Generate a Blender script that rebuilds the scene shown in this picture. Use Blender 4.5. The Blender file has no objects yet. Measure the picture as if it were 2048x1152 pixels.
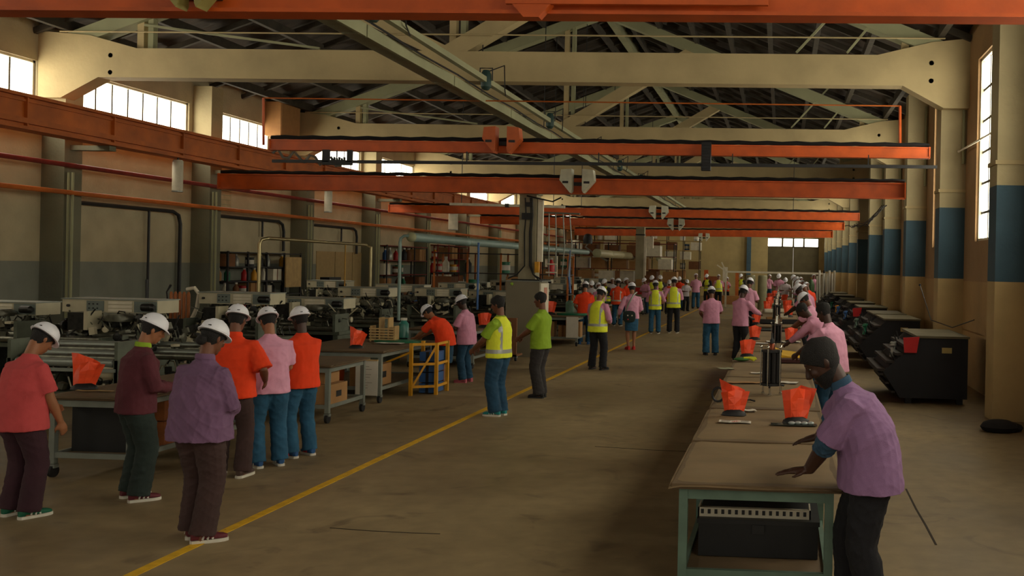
import bpy, math, random, re
import numpy as np
from mathutils import Vector, Matrix, Quaternion, noise

random.seed(7)
PI = math.pi
V = Vector
COL = bpy.context.scene.collection

# ------------------------------------------------------------------ camera, world, exposure
F_PX, CXP, CYP, YAW, ROLL, HC = 1900.0, 1463.0, 536.0, 0.0527, 0.021, 2.15   # measured for the 2048x1152 frame
cam = bpy.data.cameras.new('camera')
cam_o = bpy.data.objects.new('camera', cam)
COL.objects.link(cam_o)
cam.sensor_width = 36.0
cam.lens = F_PX / 2048 * 36.0
cam.shift_x = (1024 - CXP) / 2048
cam.shift_y = (CYP - 576) / 2048
cam.clip_start = 0.1
cam.clip_end = 300
cam_o.matrix_world = (Matrix.Translation((0, 0, HC)) @ Matrix.Rotation(YAW, 4, 'Z')
                      @ Matrix.Rotation(PI / 2, 4, 'X') @ Matrix.Rotation(ROLL, 4, 'Z'))
bpy.context.scene.camera = cam_o

sc = bpy.context.scene
sc.view_settings.view_transform = 'Standard'
sc.view_settings.look = 'None'
sc.view_settings.exposure = 0.56
sc.view_settings.gamma = 1.0
sc.view_settings.use_curve_mapping = False

world = bpy.data.worlds.new('daylight')
sc.world = world
world.use_nodes = True
world.node_tree.nodes['Background'].inputs[0].default_value = (1.0, 0.91, 0.74, 1)
world.node_tree.nodes['Background'].inputs[1].default_value = 0.42
PANE = 4.4          # brightness of the frosted window panes


def pt(px, py, X=None, Y=None, Z=None):
    """the place in the hall seen at a photograph pixel, given one of its three coordinates"""
    a, b = px - CXP, py - CYP
    c, s = math.cos(ROLL), math.sin(ROLL)
    u, v = a * c + b * s, a * s - b * c
    d = V((-math.sin(YAW), math.cos(YAW), 0)) * F_PX + V((math.cos(YAW), math.sin(YAW), 0)) * u + V((0, 0, 1)) * v
    if X is not None:
        t = X / d.x
    elif Y is not None:
        t = Y / d.y
    else:
        t = (Z - HC) / d.z
    return V((0, 0, HC)) + d * t


def px_scale(y):
    return F_PX / y


# ------------------------------------------------------------------ materials
def lin(c):
    return tuple(((x / 255) / 12.92 if x / 255 <= .04045 else ((x / 255 + .055) / 1.055) ** 2.4) for x in c)


MATS = {}


def mat(name, rgb, rough=.7, metal=0.0, var=.12, scale=6.0, bump=.0, bscale=60.0, rgb2=None, emit=0, trans=0, stretch=None, sss=0, spots=None):
    if name in MATS:
        return MATS[name]
    m = bpy.data.materials.new(name)
    m.use_nodes = True
    nt = m.node_tree
    N, L = nt.nodes, nt.links
    b = N['Principled BSDF']
    b.inputs['Roughness'].default_value = rough
    b.inputs['Metallic'].default_value = metal
    c1 = lin(rgb)
    c2 = lin(rgb2) if rgb2 else tuple(x * (1 - var) for x in c1)
    if not rgb2:
        c1 = tuple(min(1, x * (1 + var * .6)) for x in c1)
    tc = N.new('ShaderNodeTexCoord')
    mp = N.new('ShaderNodeMapping')
    L.new(tc.outputs['Object'], mp.inputs[0])
    if stretch:
        mp.inputs['Scale'].default_value = stretch
    no = N.new('ShaderNodeTexNoise')
    no.inputs['Scale'].default_value = scale
    no.inputs['Detail'].default_value = 5
    L.new(mp.outputs[0], no.inputs[0])
    rp = N.new('ShaderNodeValToRGB')
    rp.color_ramp.elements[0].position = .32
    rp.color_ramp.elements[1].position = .68
    rp.color_ramp.elements[0].color = (*c2, 1)
    rp.color_ramp.elements[1].color = (*c1, 1)
    L.new(no.outputs[0], rp.inputs[0])
    col = rp.outputs[0]
    if spots:
        n2 = N.new('ShaderNodeTexNoise')
        n2.inputs['Scale'].default_value = spots[1]
        n2.inputs['Detail'].default_value = 8
        L.new(tc.outputs['Object'], n2.inputs[0])
        r2 = N.new('ShaderNodeValToRGB')
        r2.color_ramp.elements[0].position = spots[2]
        r2.color_ramp.elements[1].position = spots[2] + .06
        L.new(n2.outputs[0], r2.inputs[0])
        mx = N.new('ShaderNodeMixRGB')
        mx.inputs[2].default_value = (*lin(spots[0]), 1)
        L.new(r2.outputs[0], mx.inputs[0])
        L.new(col, mx.inputs[1])
        col = mx.outputs[0]
    L.new(col, b.inputs['Base Color'])
    if emit:
        b.inputs['Emission Strength'].default_value = emit
        L.new(col, b.inputs['Emission Color'])
    if trans:
        b.inputs['Transmission Weight'].default_value = trans
    if bump:
        nb = N.new('ShaderNodeTexNoise')
        nb.inputs['Scale'].default_value = bscale
        nb.inputs['Detail'].default_value = 4
        L.new(mp.outputs[0], nb.inputs[0])
        bp = N.new('ShaderNodeBump')
        bp.inputs['Strength'].default_value = bump
        bp.inputs['Distance'].default_value = .01
        L.new(nb.outputs[0], bp.inputs['Height'])
        L.new(bp.outputs[0], b.inputs['Normal'])
    MATS[name] = m
    return m


def paint_by_height(name, stops, var=.1, scale=1.5, rough=.75):
    """wall paint in bands: stops = [(z_from, rgb), ...] by real height above the floor"""
    m = bpy.data.materials.new(name)
    m.use_nodes = True
    nt = m.node_tree
    N, L = nt.nodes, nt.links
    b = N['Principled BSDF']
    b.inputs['Roughness'].default_value = rough
    g = N.new('ShaderNodeNewGeometry')
    sx = N.new('ShaderNodeSeparateXYZ')
    L.new(g.outputs['Position'], sx.inputs[0])
    mr = N.new('ShaderNodeMath')
    mr.operation = 'DIVIDE'
    mr.inputs[1].default_value = 10.0
    L.new(sx.outputs[2], mr.inputs[0])
    rp = N.new('ShaderNodeValToRGB')
    rp.color_ramp.interpolation = 'CONSTANT'
    e = rp.color_ramp.elements
    while len(e) < len(stops):
        e.new(.5)
    for k, (z, c) in enumerate(stops):
        e[k].position = z / 10.0
        e[k].color = (*lin(c), 1)
    L.new(mr.outputs[0], rp.inputs[0])
    no = N.new('ShaderNodeTexNoise')
    no.inputs['Scale'].default_value = scale
    no.inputs['Detail'].default_value = 8
    L.new(g.outputs['Position'], no.inputs[0])
    r2 = N.new('ShaderNodeMapRange')
    r2.inputs[1].default_value = .3
    r2.inputs[2].default_value = .7
    r2.inputs[3].default_value = 1 - var * 1.6
    r2.inputs[4].default_value = 1 + var * .6
    L.new(no.outputs[0], r2.inputs[0])
    mx = N.new('ShaderNodeVectorMath')
    mx.operation = 'SCALE'
    L.new(rp.outputs[0], mx.inputs[0])
    L.new(r2.outputs[0], mx.inputs['Scale'])
    L.new(mx.outputs[0], b.inputs['Base Color'])
    nb = N.new('ShaderNodeTexNoise')
    nb.inputs['Scale'].default_value = 18
    L.new(g.outputs['Position'], nb.inputs[0])
    bp = N.new('ShaderNodeBump')
    bp.inputs['Strength'].default_value = .25
    bp.inputs['Distance'].default_value = .02
    L.new(nb.outputs[0], bp.inputs['Height'])
    L.new(bp.outputs[0], b.inputs['Normal'])
    MATS[name] = m
    return m


# ------------------------------------------------------------------ mesh building
class MB:
    def __init__(s):
        s.v, s.f, s.m = [], [], []

    def add(s, vs, fs, mi=0):
        o = len(s.v)
        s.v += [tuple(x) for x in vs]
        s.f += [tuple(i + o for i in f) for f in fs]
        s.m += [mi] * len(fs)
        return s

    def box(s, c, d, rot=None, mi=0):
        hx, hy, hz = d[0] / 2, d[1] / 2, d[2] / 2
        vs = [V((x, y, z)) for x in (-hx, hx) for y in (-hy, hy) for z in (-hz, hz)]
        if rot is not None:
            vs = [rot @ v for v in vs]
        c = V(c)
        return s.add([v + c for v in vs], [(0, 1, 3, 2), (4, 6, 7, 5), (0, 4, 5, 1), (2, 3, 7, 6), (0, 2, 6, 4), (1, 5, 7, 3)], mi)

    def b2(s, x0, x1, y0, y1, z0, z1, mi=0):
        return s.box(((x0 + x1) / 2, (y0 + y1) / 2, (z0 + z1) / 2), (abs(x1 - x0), abs(y1 - y0), abs(z1 - z0)), None, mi)

    def beam(s, p, q, w, h, up=(0, 0, 1), mi=0):
        p, q = V(p), V(q)
        d = (q - p)
        l = d.length
        if l < 1e-6:
            return s
        d.normalize()
        up = V(up)
        x = d.cross(up)
        if x.length < 1e-3:
            x = d.cross(V((0, 1, 0)))
        x.normalize()
        z = x.cross(d)
        m = Matrix((x, d, z)).transposed()
        return s.box((p + q) / 2, (w, l, h), m, mi)

    def loft(s, rings, cap=True, mi=0):
        n = len(rings[0])
        vs = [p for r in rings for p in r]
        fs = []
        for k in range(len(rings) - 1):
            for i in range(n):
                j = (i + 1) % n
                fs.append((k * n + i, k * n + j, (k + 1) * n + j, (k + 1) * n + i))
        if cap:
            fs.append(tuple(range(n - 1, -1, -1)))
            fs.append(tuple((len(rings) - 1) * n + i for i in range(n)))
        return s.add(vs, fs, mi)

    def tube(s, pts, r, seg=8, cap=True, mi=0, flat=None):
        pts = [V(p) for p in pts]
        rs = r if isinstance(r, (list, tuple)) else [r] * len(pts)
        rings = []
        ref = None
        for i, p in enumerate(pts):
            a = pts[max(0, i - 1)]
            b = pts[min(len(pts) - 1, i + 1)]
            d = (b - a)
            if d.length < 1e-9:
                d = V((0, 0, 1))
            d.normalize()
            if ref is None:
                ref = V((0, 0, 1)) if abs(d.z) < .9 else V((0, 1, 0))
                x = d.cross(ref).normalized()
            else:
                x = (x - d * x.dot(d))
                if x.length < 1e-5:
                    x = d.orthogonal()
                x.normalize()
            y = d.cross(x)
            k = flat if flat else 1
            rings.append([p + (x * math.cos(2 * PI * j / seg) + y * k * math.sin(2 * PI * j / seg)) * rs[i] for j in range(seg)])
        return s.loft(rings, cap, mi)

    def lathe(s, prof, c=(0, 0, 0), axis='Z', seg=16, mi=0):
        c = V(c)
        rings = []
        for r, z in prof:
            ring = []
            for j in range(seg):
                a = 2 * PI * j / seg
                x, y = r * math.cos(a), r * math.sin(a)
                p = V((x, y, z)) if axis == 'Z' else (V((z, x, y)) if axis == 'X' else V((y, z, x)))
                ring.append(c + p)
            rings.append(ring)
        return s.loft(rings, True, mi)

    def ell(s, c, r, rot=None, seg=12, mi=0):
        c = V(c)
        rings = []
        n = max(4, seg // 2)
        for k in range(n + 1):
            ph = -PI / 2 + PI * (k + (.12 if k == 0 else -.12 if k == n else 0)) / n
            ring = []
            for j in range(seg):
                a = 2 * PI * j / seg
                v = V((r[0] * math.cos(ph) * math.cos(a), r[1] * math.cos(ph) * math.sin(a), r[2] * math.sin(ph)))
                if rot is not None:
                    v = rot @ v
                ring.append(c + v)
            rings.append(ring)
        return s.loft(rings, True, mi)

    def mesh(s, name, ms, smooth=True, ang=38):
        me = bpy.data.meshes.new(name)
        me.from_pydata(s.v, [], s.f)
        if not isinstance(ms, (list, tuple)):
            ms = [ms]
        for m in ms:
            me.materials.append(m)
        if len(ms) > 1:
            me.polygons.foreach_set('material_index', s.m)
        me.update()
        if smooth:
            me.shade_smooth()
            me.set_sharp_from_angle(angle=math.radians(ang))
        return me


def link(name, me, parent=None, loc=None):
    o = bpy.data.objects.new(name, me)
    COL.objects.link(o)
    if parent is not None:
        o.parent = parent
    if loc is not None:
        o.location = loc
    return o


def part(name, mb, m, parent=None, loc=None, label=None, smooth=True, kind=None):
    o = link(name, mb.mesh(name, m, smooth), parent, loc)
    if label:
        o['label'] = label
    if kind:
        o['kind'] = kind
    return o


def tag(o, label, cat, group=None, kind=None):
    o['label'] = label
    o['category'] = cat
    if group:
        o['group'] = group
    if kind:
        o['kind'] = kind
    return o


def thing(name, label, cat, loc=(0, 0, 0), rz=0, group=None):
    o = bpy.data.objects.new(name, None)
    COL.objects.link(o)
    o.location = loc
    o.rotation_euler = (0, 0, rz)
    o.empty_display_size = .2
    return tag(o, label, cat, group)


def struct(name, mb, m, parent=None, smooth=False):
    o = part(name, mb, m, parent, smooth=smooth)
    if parent is None:
        o['kind'] = 'structure'
    return o


def dup(o, label=None, loc=None, rz=None, group=None, parent=None):
    c = o.copy()
    COL.objects.link(c)
    c.parent = parent
    for ch in list(o.children):
        dup(ch, parent=c)
    if label:
        c['label'] = label
    if group:
        c['group'] = group
    if loc is not None:
        c.location = loc
    if rz is not None:
        c.rotation_euler = (0, 0, rz)
    return c


ORD = ['first', 'second', 'third', 'fourth', 'fifth', 'sixth', 'seventh', 'eighth', 'ninth', 'tenth', 'eleventh', 'twelfth',
       'thirteenth', 'fourteenth', 'fifteenth', 'sixteenth', 'seventeenth', 'eighteenth', 'nineteenth', 'twentieth']
# ------------------------------------------------------------------ the hall
XL, XR = -14.9, 3.1          # inner faces of the columns
WL, WR = -15.4, 3.6          # wall planes
Y0, Y1 = -7.0, 71.0
BAY = 5.03
CW, CD = .5, .5              # column size across / along
BEIGE, BLUE, GREY = (172, 158, 120), (56, 84, 98), (128, 130, 118)
m_wall_l = paint_by_height('paint_left_wall', [(0, GREY), (.198 * 10, (178, 166, 134))])
m_wall_r = paint_by_height('paint_right_wall', [(0, (176, 142, 92)), (.198 * 10, (158, 124, 84))])
m_wall_b = paint_by_height('paint_back_wall', [(0, (186, 164, 112)), (5, (180, 160, 112))])
m_col_r = paint_by_height('paint_right_column', [(0, (184, 158, 108)), (2.03, BLUE), (3.40, BEIGE)])
m_col_l_shade = paint_by_height('shaded_paint_left_column', [(0, (104, 106, 92)), (1.98, (112, 110, 88)), (4.9, BEIGE)])  # dark greys below the beige hold the shade of the unlit column faces
m_conc = mat('painted_concrete', (184, 165, 122), .8, var=.14, scale=1.2, bump=.3, bscale=14)
m_concg = mat('grey_painted_concrete', (150, 150, 116), .8, var=.14, scale=1.2, bump=.2, bscale=14)
m_orange = mat('orange_steel', (200, 86, 22), .5, var=.22, scale=3, bump=.15, bscale=20)
m_orange_d = mat('worn_orange_steel', (186, 96, 28), .6, var=.25, scale=2.2, bump=.25, bscale=25)
m_red = mat('dark_red_steel', (120, 28, 18), .6, var=.2)
m_dark = mat('black_metal', (26, 26, 28), .5, var=.3)
m_black = mat('black_plastic', (16, 16, 18), .55, var=.3)
m_roof = mat('dark_roof_sheet', (66, 56, 46), .9, var=.45, scale=1.6, bump=.5, bscale=8, stretch=(1, 3, 1))
m_purlin = mat('purlin_timber', (60, 53, 42), .85, var=.3)
m_pane = mat('frosted_pane', (255, 246, 222), .6, var=.05, scale=2.5, emit=PANE * 1.15, stretch=(1, 1, .3))
m_mull = mat('window_frame_paint', (196, 190, 168), .6)
m_mulld = mat('dark_glazing_bar', (90, 84, 70), .6)
m_steel = mat('dull_steel', (150, 150, 142), .4, .6)
m_chrome = mat('chrome', (210, 208, 196), .2, .95, var=.05)

# floor: worn brown sealed concrete
def floor_material():
    m = bpy.data.materials.new('worn_concrete_floor')
    m.use_nodes = True
    N, L = m.node_tree.nodes, m.node_tree.links
    b = N['Principled BSDF']
    g = N.new('ShaderNodeNewGeometry')
    def nz(scale, det, dist=0):
        n = N.new('ShaderNodeTexNoise')
        n.inputs['Scale'].default_value = scale
        n.inputs['Detail'].default_value = det
        n.inputs['Distortion'].default_value = dist
        L.new(g.outputs['Position'], n.inputs[0])
        return n
    n1, n2, n3 = nz(.45, 6, .4), nz(5, 9), nz(1.7, 10, 1.2)
    r1 = N.new('ShaderNodeValToRGB')
    r1.color_ramp.elements[0].position = .3
    r1.color_ramp.elements[1].position = .7
    r1.color_ramp.elements[0].color = (*lin((120, 102, 74)), 1)
    r1.color_ramp.elements[1].color = (*lin((158, 137, 100)), 1)
    L.new(n1.outputs[0], r1.inputs[0])
    r2 = N.new('ShaderNodeMapRange')
    r2.inputs[1].default_value, r2.inputs[2].default_value = .3, .7
    r2.inputs[3].default_value, r2.inputs[4].default_value = .82, 1.1
    L.new(n2.outputs[0], r2.inputs[0])
    mx = N.new('ShaderNodeVectorMath')
    mx.operation = 'SCALE'
    L.new(r1.outputs[0], mx.inputs[0])
    L.new(r2.outputs[0], mx.inputs['Scale'])
    r3 = N.new('ShaderNodeValToRGB')          # stains and scuffs
    r3.color_ramp.elements[0].position, r3.color_ramp.elements[1].position = .60, .72
    r3.color_ramp.elements[0].color, r3.color_ramp.elements[1].color = (0, 0, 0, 1), (.55, .55, .55, 1)
    L.new(n3.outputs[0], r3.inputs[0])
    m2 = N.new('ShaderNodeMixRGB')
    m2.inputs[2].default_value = (*lin((70, 56, 42)), 1)
    L.new(r3.outputs[0], m2.inputs[0])
    L.new(mx.outputs[0], m2.inputs[1])
    L.new(m2.outputs[0], b.inputs['Base Color'])
    rr = N.new('ShaderNodeMapRange')
    rr.inputs[1].default_value, rr.inputs[2].default_value = .3, .7
    rr.inputs[3].default_value, rr.inputs[4].default_value = .42, .7
    L.new(n1.outputs[0], rr.inputs[0])
    L.new(rr.outputs[0], b.inputs['Roughness'])
    bp = N.new('ShaderNodeBump')
    bp.inputs['Strength'].default_value = .12
    bp.inputs['Distance'].default_value = .01
    L.new(n2.outputs[0], bp.inputs['Height'])
    L.new(bp.outputs[0], b.inputs['Normal'])
    return m


struct('floor', MB().b2(WL - .3, WR + .3, Y0, Y1 + .3, -.2, 0), floor_material())

# aisle line on the floor, cracks
la, lb = pt(262, 1151, Z=0), pt(1350, 640, Z=0)
ld = (lb - la).normalized()
la = la - ld * 2.0
lb = lb + ld * 16
o = part('floor_line', MB().beam(la + V((0, 0, .001)), lb + V((0, 0, .001)), .085, .006), mat('yellow_line_paint', (222, 172, 24), .6, var=.2, scale=9, spots=((120, 96, 50), 14, .66)))
tag(o, 'worn yellow line painted along the floor of the aisle', 'floor line')
m_crack = mat('crack_dirt', (52, 42, 32), .9)
for k, pts in enumerate([[(1812, 978), (1832, 1018), (1852, 1052), (1872, 1090)], [(660, 1056), (740, 1062), (820, 1066), (880, 1068)], [(1190, 893), (1300, 900), (1372, 903)]]):
    mb = MB()
    P = [pt(x, y, Z=0) for x, y in pts]
    for a, b in zip(P, P[1:]):
        mb.beam(a + V((0, 0, .001)), b + V((0, 0, .001)), .018 if k == 0 else .010, .004)
    tag(part('floor_crack', mb, m_crack), ['dark broken crack in the floor right of the nearest bench', 'thin crack in the floor left of the nearest bench by the yellow line', 'short floor joint running under the bench row'][k], 'floor crack')

# ---- walls with real openings
def wall_with_holes(x0, x1, holes, z1):
    """wall slab parallel to Y; holes = [(ya, yb, za, zb)] sorted"""
    mb = MB()
    y = Y0
    for ya, yb, za, zb in holes:
        mb.b2(x0, x1, y, ya, 0, z1)
        if za > 0:
            mb.b2(x0, x1, ya, yb, 0, za)
        mb.b2(x0, x1, ya, yb, zb, z1)
        y = yb
    mb.b2(x0, x1, y, Y1, 0, z1)
    return mb


RW = [(15.7 + BAY * k, 18.0 + BAY * k, 2.74, 6.15) for k in range(-4, 11)]
RH = [h for h in RW if not (34 < h[0] < 37.5)]
struct('wall_right', wall_with_holes(WR, WR + .25, RH, 7.2), m_wall_r)
SILL = pt(0, 236, X=WL).z
LW = [(19.5 + BAY * k, pt(379, 195, X=WL).y + BAY * k, SILL, 6.12) for k in range(-4, 10)]
LW[5] = (pt(427, 215, X=WL).y, pt(541, 240, X=WL).y, SILL, 6.12)
struct('wall_left', wall_with_holes(WL - .25, WL, LW, 7.0), m_wall_l)


def window(name, x, ya, yb, za, zb, nv, zs, side):
    """frosted window: separate panes between bars; side=-1 right wall, +1 left wall (points to the room)"""
    root = MB()
    t = .05
    xo = x + side * .02
    for (a, b, c, d) in ((ya, ya + t, za, zb), (yb - t, yb, za, zb), (ya, yb, za, za + t), (ya, yb, zb - t, zb)):
        root.b2(xo - .05, xo + .05, a, b, c, d)
    w = struct(name, root, m_mull)
    dy = (yb - ya - 2 * t) / nv
    zz = [za + t] + list(zs) + [zb - t]
    for i in range(nv):
        for j in range(len(zz) - 1):
            mb = MB().b2(x - .008, x + .008, ya + t + i * dy + .008, ya + t + (i + 1) * dy - .008, zz[j] + .008, zz[j + 1] - .008)
            part('pane', mb, m_pane, w, smooth=False)
    bars = MB()
    for i in range(1, nv):
        bars.b2(x - .02, x + .02, ya + t + i * dy - .02, ya + t + i * dy + .02, za, zb)
    for z in zs:
        bars.b2(x - .02, x + .02, ya, yb, z - .022, z + .022)
    part('glazing_bars', bars, m_mulld, w, smooth=False)
    return w


wn = 1
for h in RH:
    window('window_%d' % wn, WR + .12, *h, 4, [3.27, 3.82, 4.4, 4.98, 5.56], -1)
    wn += 1
for h in LW:
    window('window_%d' % wn, WL - .12, *h, 8 if h[1] - h[0] > 3 else 6, [], 1)
    wn += 1

# back wall with the tall double door, its transom lights
DX0, DX1 = pt(1535, 540, Y=Y1).x, pt(1637, 540, Y=Y1).x
DZ0, DZ1 = pt(1585, 495, Y=Y1).z, pt(1585, 477, Y=Y1).z
mb = MB()
mb.b2(WL, DX0, Y1, Y1 + .3, 0, 10.3).b2(DX1, WR, Y1, Y1 + .3, 0, 10.3).b2(DX0, DX1, Y1, Y1 + .3, DZ1 + .05, 10.3)
struct('wall_back', mb, m_wall_b)
m_door = mat('brown_grey_door', (96, 86, 58), .7, var=.15, scale=2)
dw = (DX1 - DX0) / 2
for k in range(2):
    d = struct('door_%d' % (k + 1), MB().b2(DX0 + k * dw - (.1 if k == 0 else -.01), DX0 + (k + 1) * dw + (.1 if k else -.01), Y1 + .08, Y1 + .16, 0, DZ0), m_door)
    part('door_rail', MB().b2(DX0 + k * dw + .1, DX0 + (k + 1) * dw - .1, Y1 + .05, Y1 + .08, 1.9, 2.0), m_door, d)
m_pane2 = mat('bright_transom_pane', (255, 252, 240), .6, var=.02, emit=PANE)
fr = struct('window_%d' % wn, MB().b2(DX0, DX1, Y1 + .05, Y1 + .2, DZ0, DZ0 + .06).b2(DX0, DX1, Y1 + .05, Y1 + .2, DZ1, DZ1 + .06), m_door)
for k, (a, b) in enumerate(((1536, 1563), (1567, 1585), (1588, 1606), (1609, 1636))):
    xa, xb = pt(a, 486, Y=Y1).x, pt(b, 486, Y=Y1).x
    part('pane', MB().b2(xa, xb, Y1 + .1, Y1 + .12, DZ0 + .08, DZ1 - .02), m_pane2, fr, smooth=False)
    part('mullion', MB().b2(xb, xb + .14, Y1 + .05, Y1 + .16, DZ0, DZ1), m_door, fr, smooth=False)
xp = pt(1497, 540, Y=Y1 - .2).x
part('blue_column', MB().b2(xp - .16, xp + .16, Y1 - .3, Y1, 0, 7), mat('blue_paint', (70, 96, 112), .7))
tag(bpy.data.objects['blue_column'], 'narrow blue painted column on the far end wall left of the double door', 'column')
# dark roller door in the right wall
d = struct('door_3', MB().b2(WR - .1, WR + .02, 34.6, 38.4, 0, 2.3), mat('dark_brown_door', (70, 42, 30), .7, var=.2))
for k in range(9):
    part('slat', MB().b2(WR - .13, WR - .10, 34.65, 38.35, .05 + k * .25, .27 + k * .25), MATS['dark_brown_door'], d, smooth=False)

# ---- columns
CZ = pt(0, 252, X=-14.15).z - .01
def column(x0, x1, y, m, side, label, group):
    t = thing('concrete_column', label, 'column', (0, y, 0), 0, group)
    top = 6.6
    part('shaft', MB().b2(x0, x1, 0, CD, 0, top), m, t, smooth=False)
    if side < 0:
        part('collar', MB().b2(x0 - .03, x1, -.03, CD + .02, 3.74, 3.80), m_conc, t, smooth=False)
        part('edge_conduit', MB().tube([(x1 - .06, -.04, 4.3), (x1 - .06, -.04, 6.3)], .03, 6), m_concg, t)
    else:
        part('beam_bracket', MB().b2(x1, x1 + .85, .15, .35, CZ - .10, CZ), m, t, smooth=False)
        for q in (0, 1):
            part('conduit', MB().tube([(x1 + .06 + q * .09, .05, .3), (x1 + .06 + q * .09, .05, 3.85)], .028, 6), m_concg, t)
    return t


for k in range(12):
    y = 14.0 + BAY * k
    column(XR, WR, y, m_col_r, -1, '%s concrete column with a blue band along the right wall, counting from the nearest' % ORD[k], 'blue banded columns along the right wall')
for k in range(11):
    y = 18.95 + BAY * k
    column(WL, XL, y, m_col_l_shade, 1, '%s shade-painted dark grey concrete column along the left wall, counting from the nearest' % ORD[k], 'grey columns along the left wall')
# columns beyond the frame that shade the near bays
for k in range(2):
    tag(part('concrete_column', MB().b2(XR, WR, 3.94 + BAY * k, 4.44 + BAY * k, 0, 6.6), m_col_r), ['blue banded column right of the camera', 'blue banded column just outside the frame on the right'][k], 'column', 'blue banded columns along the right wall')

# ---- roof planes, purlins, ridge
RX, RZ, EZ = -5.6, 10.1, 6.55
RSL = (RZ - EZ) / (WR - RX)
RSL2 = (RZ - EZ) / (RX - WL)


def zr(x):
    return EZ + (WR - x) * RSL if x > RX else EZ + (x - WL) * RSL2


mb = MB()
n = 150
prof = []
for k in range(n + 1):
    y = Y0 + (Y1 + .3 - Y0) * k / n
    d = .035 if k % 2 else -.035
    prof.append((y, d))
vs, fs = [], []
for y, d in prof:
    for x in (WL - .3, RX, WR + .3):
        vs.append((x, y, (EZ - .1 if x != RX else RZ) + .35 + d))
for k in range(n):
    for j in range(2):
        a = k * 3 + j
        fs.append((a, a + 3, a + 4, a + 1))
mb.add(vs, fs)
struct('ceiling', mb, m_roof)
roof = thing('roof_frame', 'dark purlins and rafters carrying the pitched roof over the hall', 'roof frame')
for side in (-1, 1):
    for k in range(8):
        f = (k + .5) / 8
        x = RX + side * f * ((WR - RX) if side > 0 else (RX - WL))
        part('purlin', MB().b2(x - .06, x + .06, 12, Y1, zr(x) - .02, zr(x) + .2), m_purlin, roof, smooth=False)
    for k in range(36):          # light boards/rafters across, seen as stripes
        y = 17.2 + k * 1.5
        xe = WR if side > 0 else WL
        part('rafter', MB().beam((RX, y, RZ + .16), (xe, y, EZ + .16), .09, .12), m_purlin, roof, smooth=False)
part('ridge_beam', MB().b2(RX - .12, RX + .12, 12, Y1, RZ - .2, RZ + .2), m_concg, roof, smooth=False)

# ---- concrete trusses every second bay
def truss(y, label):
    t = thing('roof_truss', label, 'roof truss', (0, y, 0), 0, 'concrete roof trusses across the hall')
    zb, zt = 5.80, 6.40
    ch = MB()
    pr = [(WL, zb - .43), (XL, zb - .43), (XL + .8, zb), (XR - .8, zb), (XR + .0, zb - .43), (WR, zb - .43), (WR, zt + .34), (XR - .25, zt + .26), (XR - 1.3, zt), (WL + 2.1, zt), (WL + 1.1, zt + .26), (WL, zt + .34)]
    ch.loft([[V((x, 0, z)) for x, z in pr], [V((x, .38, z)) for x, z in pr]])
    part('bottom_chord', ch, m_conc, t, smooth=False)
    for sx in (-1, 1):
        xe = WL + .2 if sx < 0 else WR - .2
        part('rafter', MB().beam((xe, .19, EZ - .15), (RX, .19, RZ - .15), .34, .30), m_concg, t, smooth=False)
    part('diagonal', MB().beam((-6.85, .19, zt - .05), (-2.75, .19, zr(-2.75) - .2), .30, .34), m_conc, t, smooth=False)
    part('diagonal', MB().beam((-6.85, .19, zt - .05), (-10.6, .19, zr(-10.6) - .2), .26, .30), m_conc, t, smooth=False)
    for x in (-6.75, -13.3, 2.35):
        zz = zr(x)
        part('post', MB().b2(x - .07, x + .07, .12, .26, zt - .02, zz - .1), m_conc, t, smooth=False)
        part('post', MB().b2(x + .16, x + .27, .12, .26, zt - .02, zz - .1), m_concg, t, smooth=False)
    part('tie_rod', MB().tube([(WL + .5, -.05, 6.72), (XR, -.05, 6.72)], .016, 6), m_conc, t)
    for a, b in (((-13.2, 6.9), (-9.5, 6.45)), ((1.2, 6.45), (2.2, 7.7)), ((.2, 6.45), (1.6, 8.0))):
        part('brace', MB().beam((a[0], .1, a[1]), (b[0], .1, b[1]), .045, .045), m_concg, t, smooth=False)
    for x in (WL + 1.55, XR - .25):
        for z in (5.9, 6.25):
            part('bolt', MB().lathe([(.05, 0), (.05, .05), (.03, .07)], (x, 0, z), 'Y', 8), m_concg, t)
    return t


for k in range(6):
    truss(18.80 + k * 2 * BAY, 'concrete roof truss spanning the hall, %s from the front' % ORD[k])

# ---- left crane runway beam and lines below it
RBX = -14.15
rb = thing('crane_runway_beam', 'long orange steel runway beam under the left clerestory windows', 'crane beam', (RBX, 0, 0))
ra, rz_ = pt(0, 178, X=RBX).z, pt(0, 252, X=RBX).z
part('web', MB().b2(-.06, .06, 8, Y1, rz_ + .06, ra - .06), m_orange_d, rb, smooth=False)
part('top_flange', MB().b2(-.16, .16, 8, Y1, ra - .06, ra), m_orange_d, rb, smooth=False)
part('bottom_flange', MB().b2(-.2, .2, 8, Y1, rz_, rz_ + .06), m_orange_d, rb, smooth=False)
part('side_channel', MB().b2(.06, .14, 8, Y1, rz_ + .12, rz_ + .22).b2(.06, .1, 8, Y1, ra - .14, ra - .10), m_orange_d, rb, smooth=False)
for k in range(26):
    part('stiffener', MB().b2(.06, .13, 10 + k * 2.3, 10.03 + k * 2.3, rz_ + .06, ra - .06), m_orange_d, rb, smooth=False)
p = pt(0, 310, X=-14.75)
o = part('upper_wall_pipe', MB().tube([(-14.75, 8, p.z), (-14.75, Y1, p.z)], .05, 8), m_red)
tag(o, 'dark red pipe running along the left wall just below the runway beam', 'pipe')
p = pt(0, 370, X=-14.75)
o = part('lower_wall_pipe', MB().tube([(-14.75, 8, p.z), (-14.75, Y1, p.z)], .05, 8), m_orange_d)
tag(o, 'orange pipe running along the left wall at head height of the posts', 'pipe')
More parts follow.
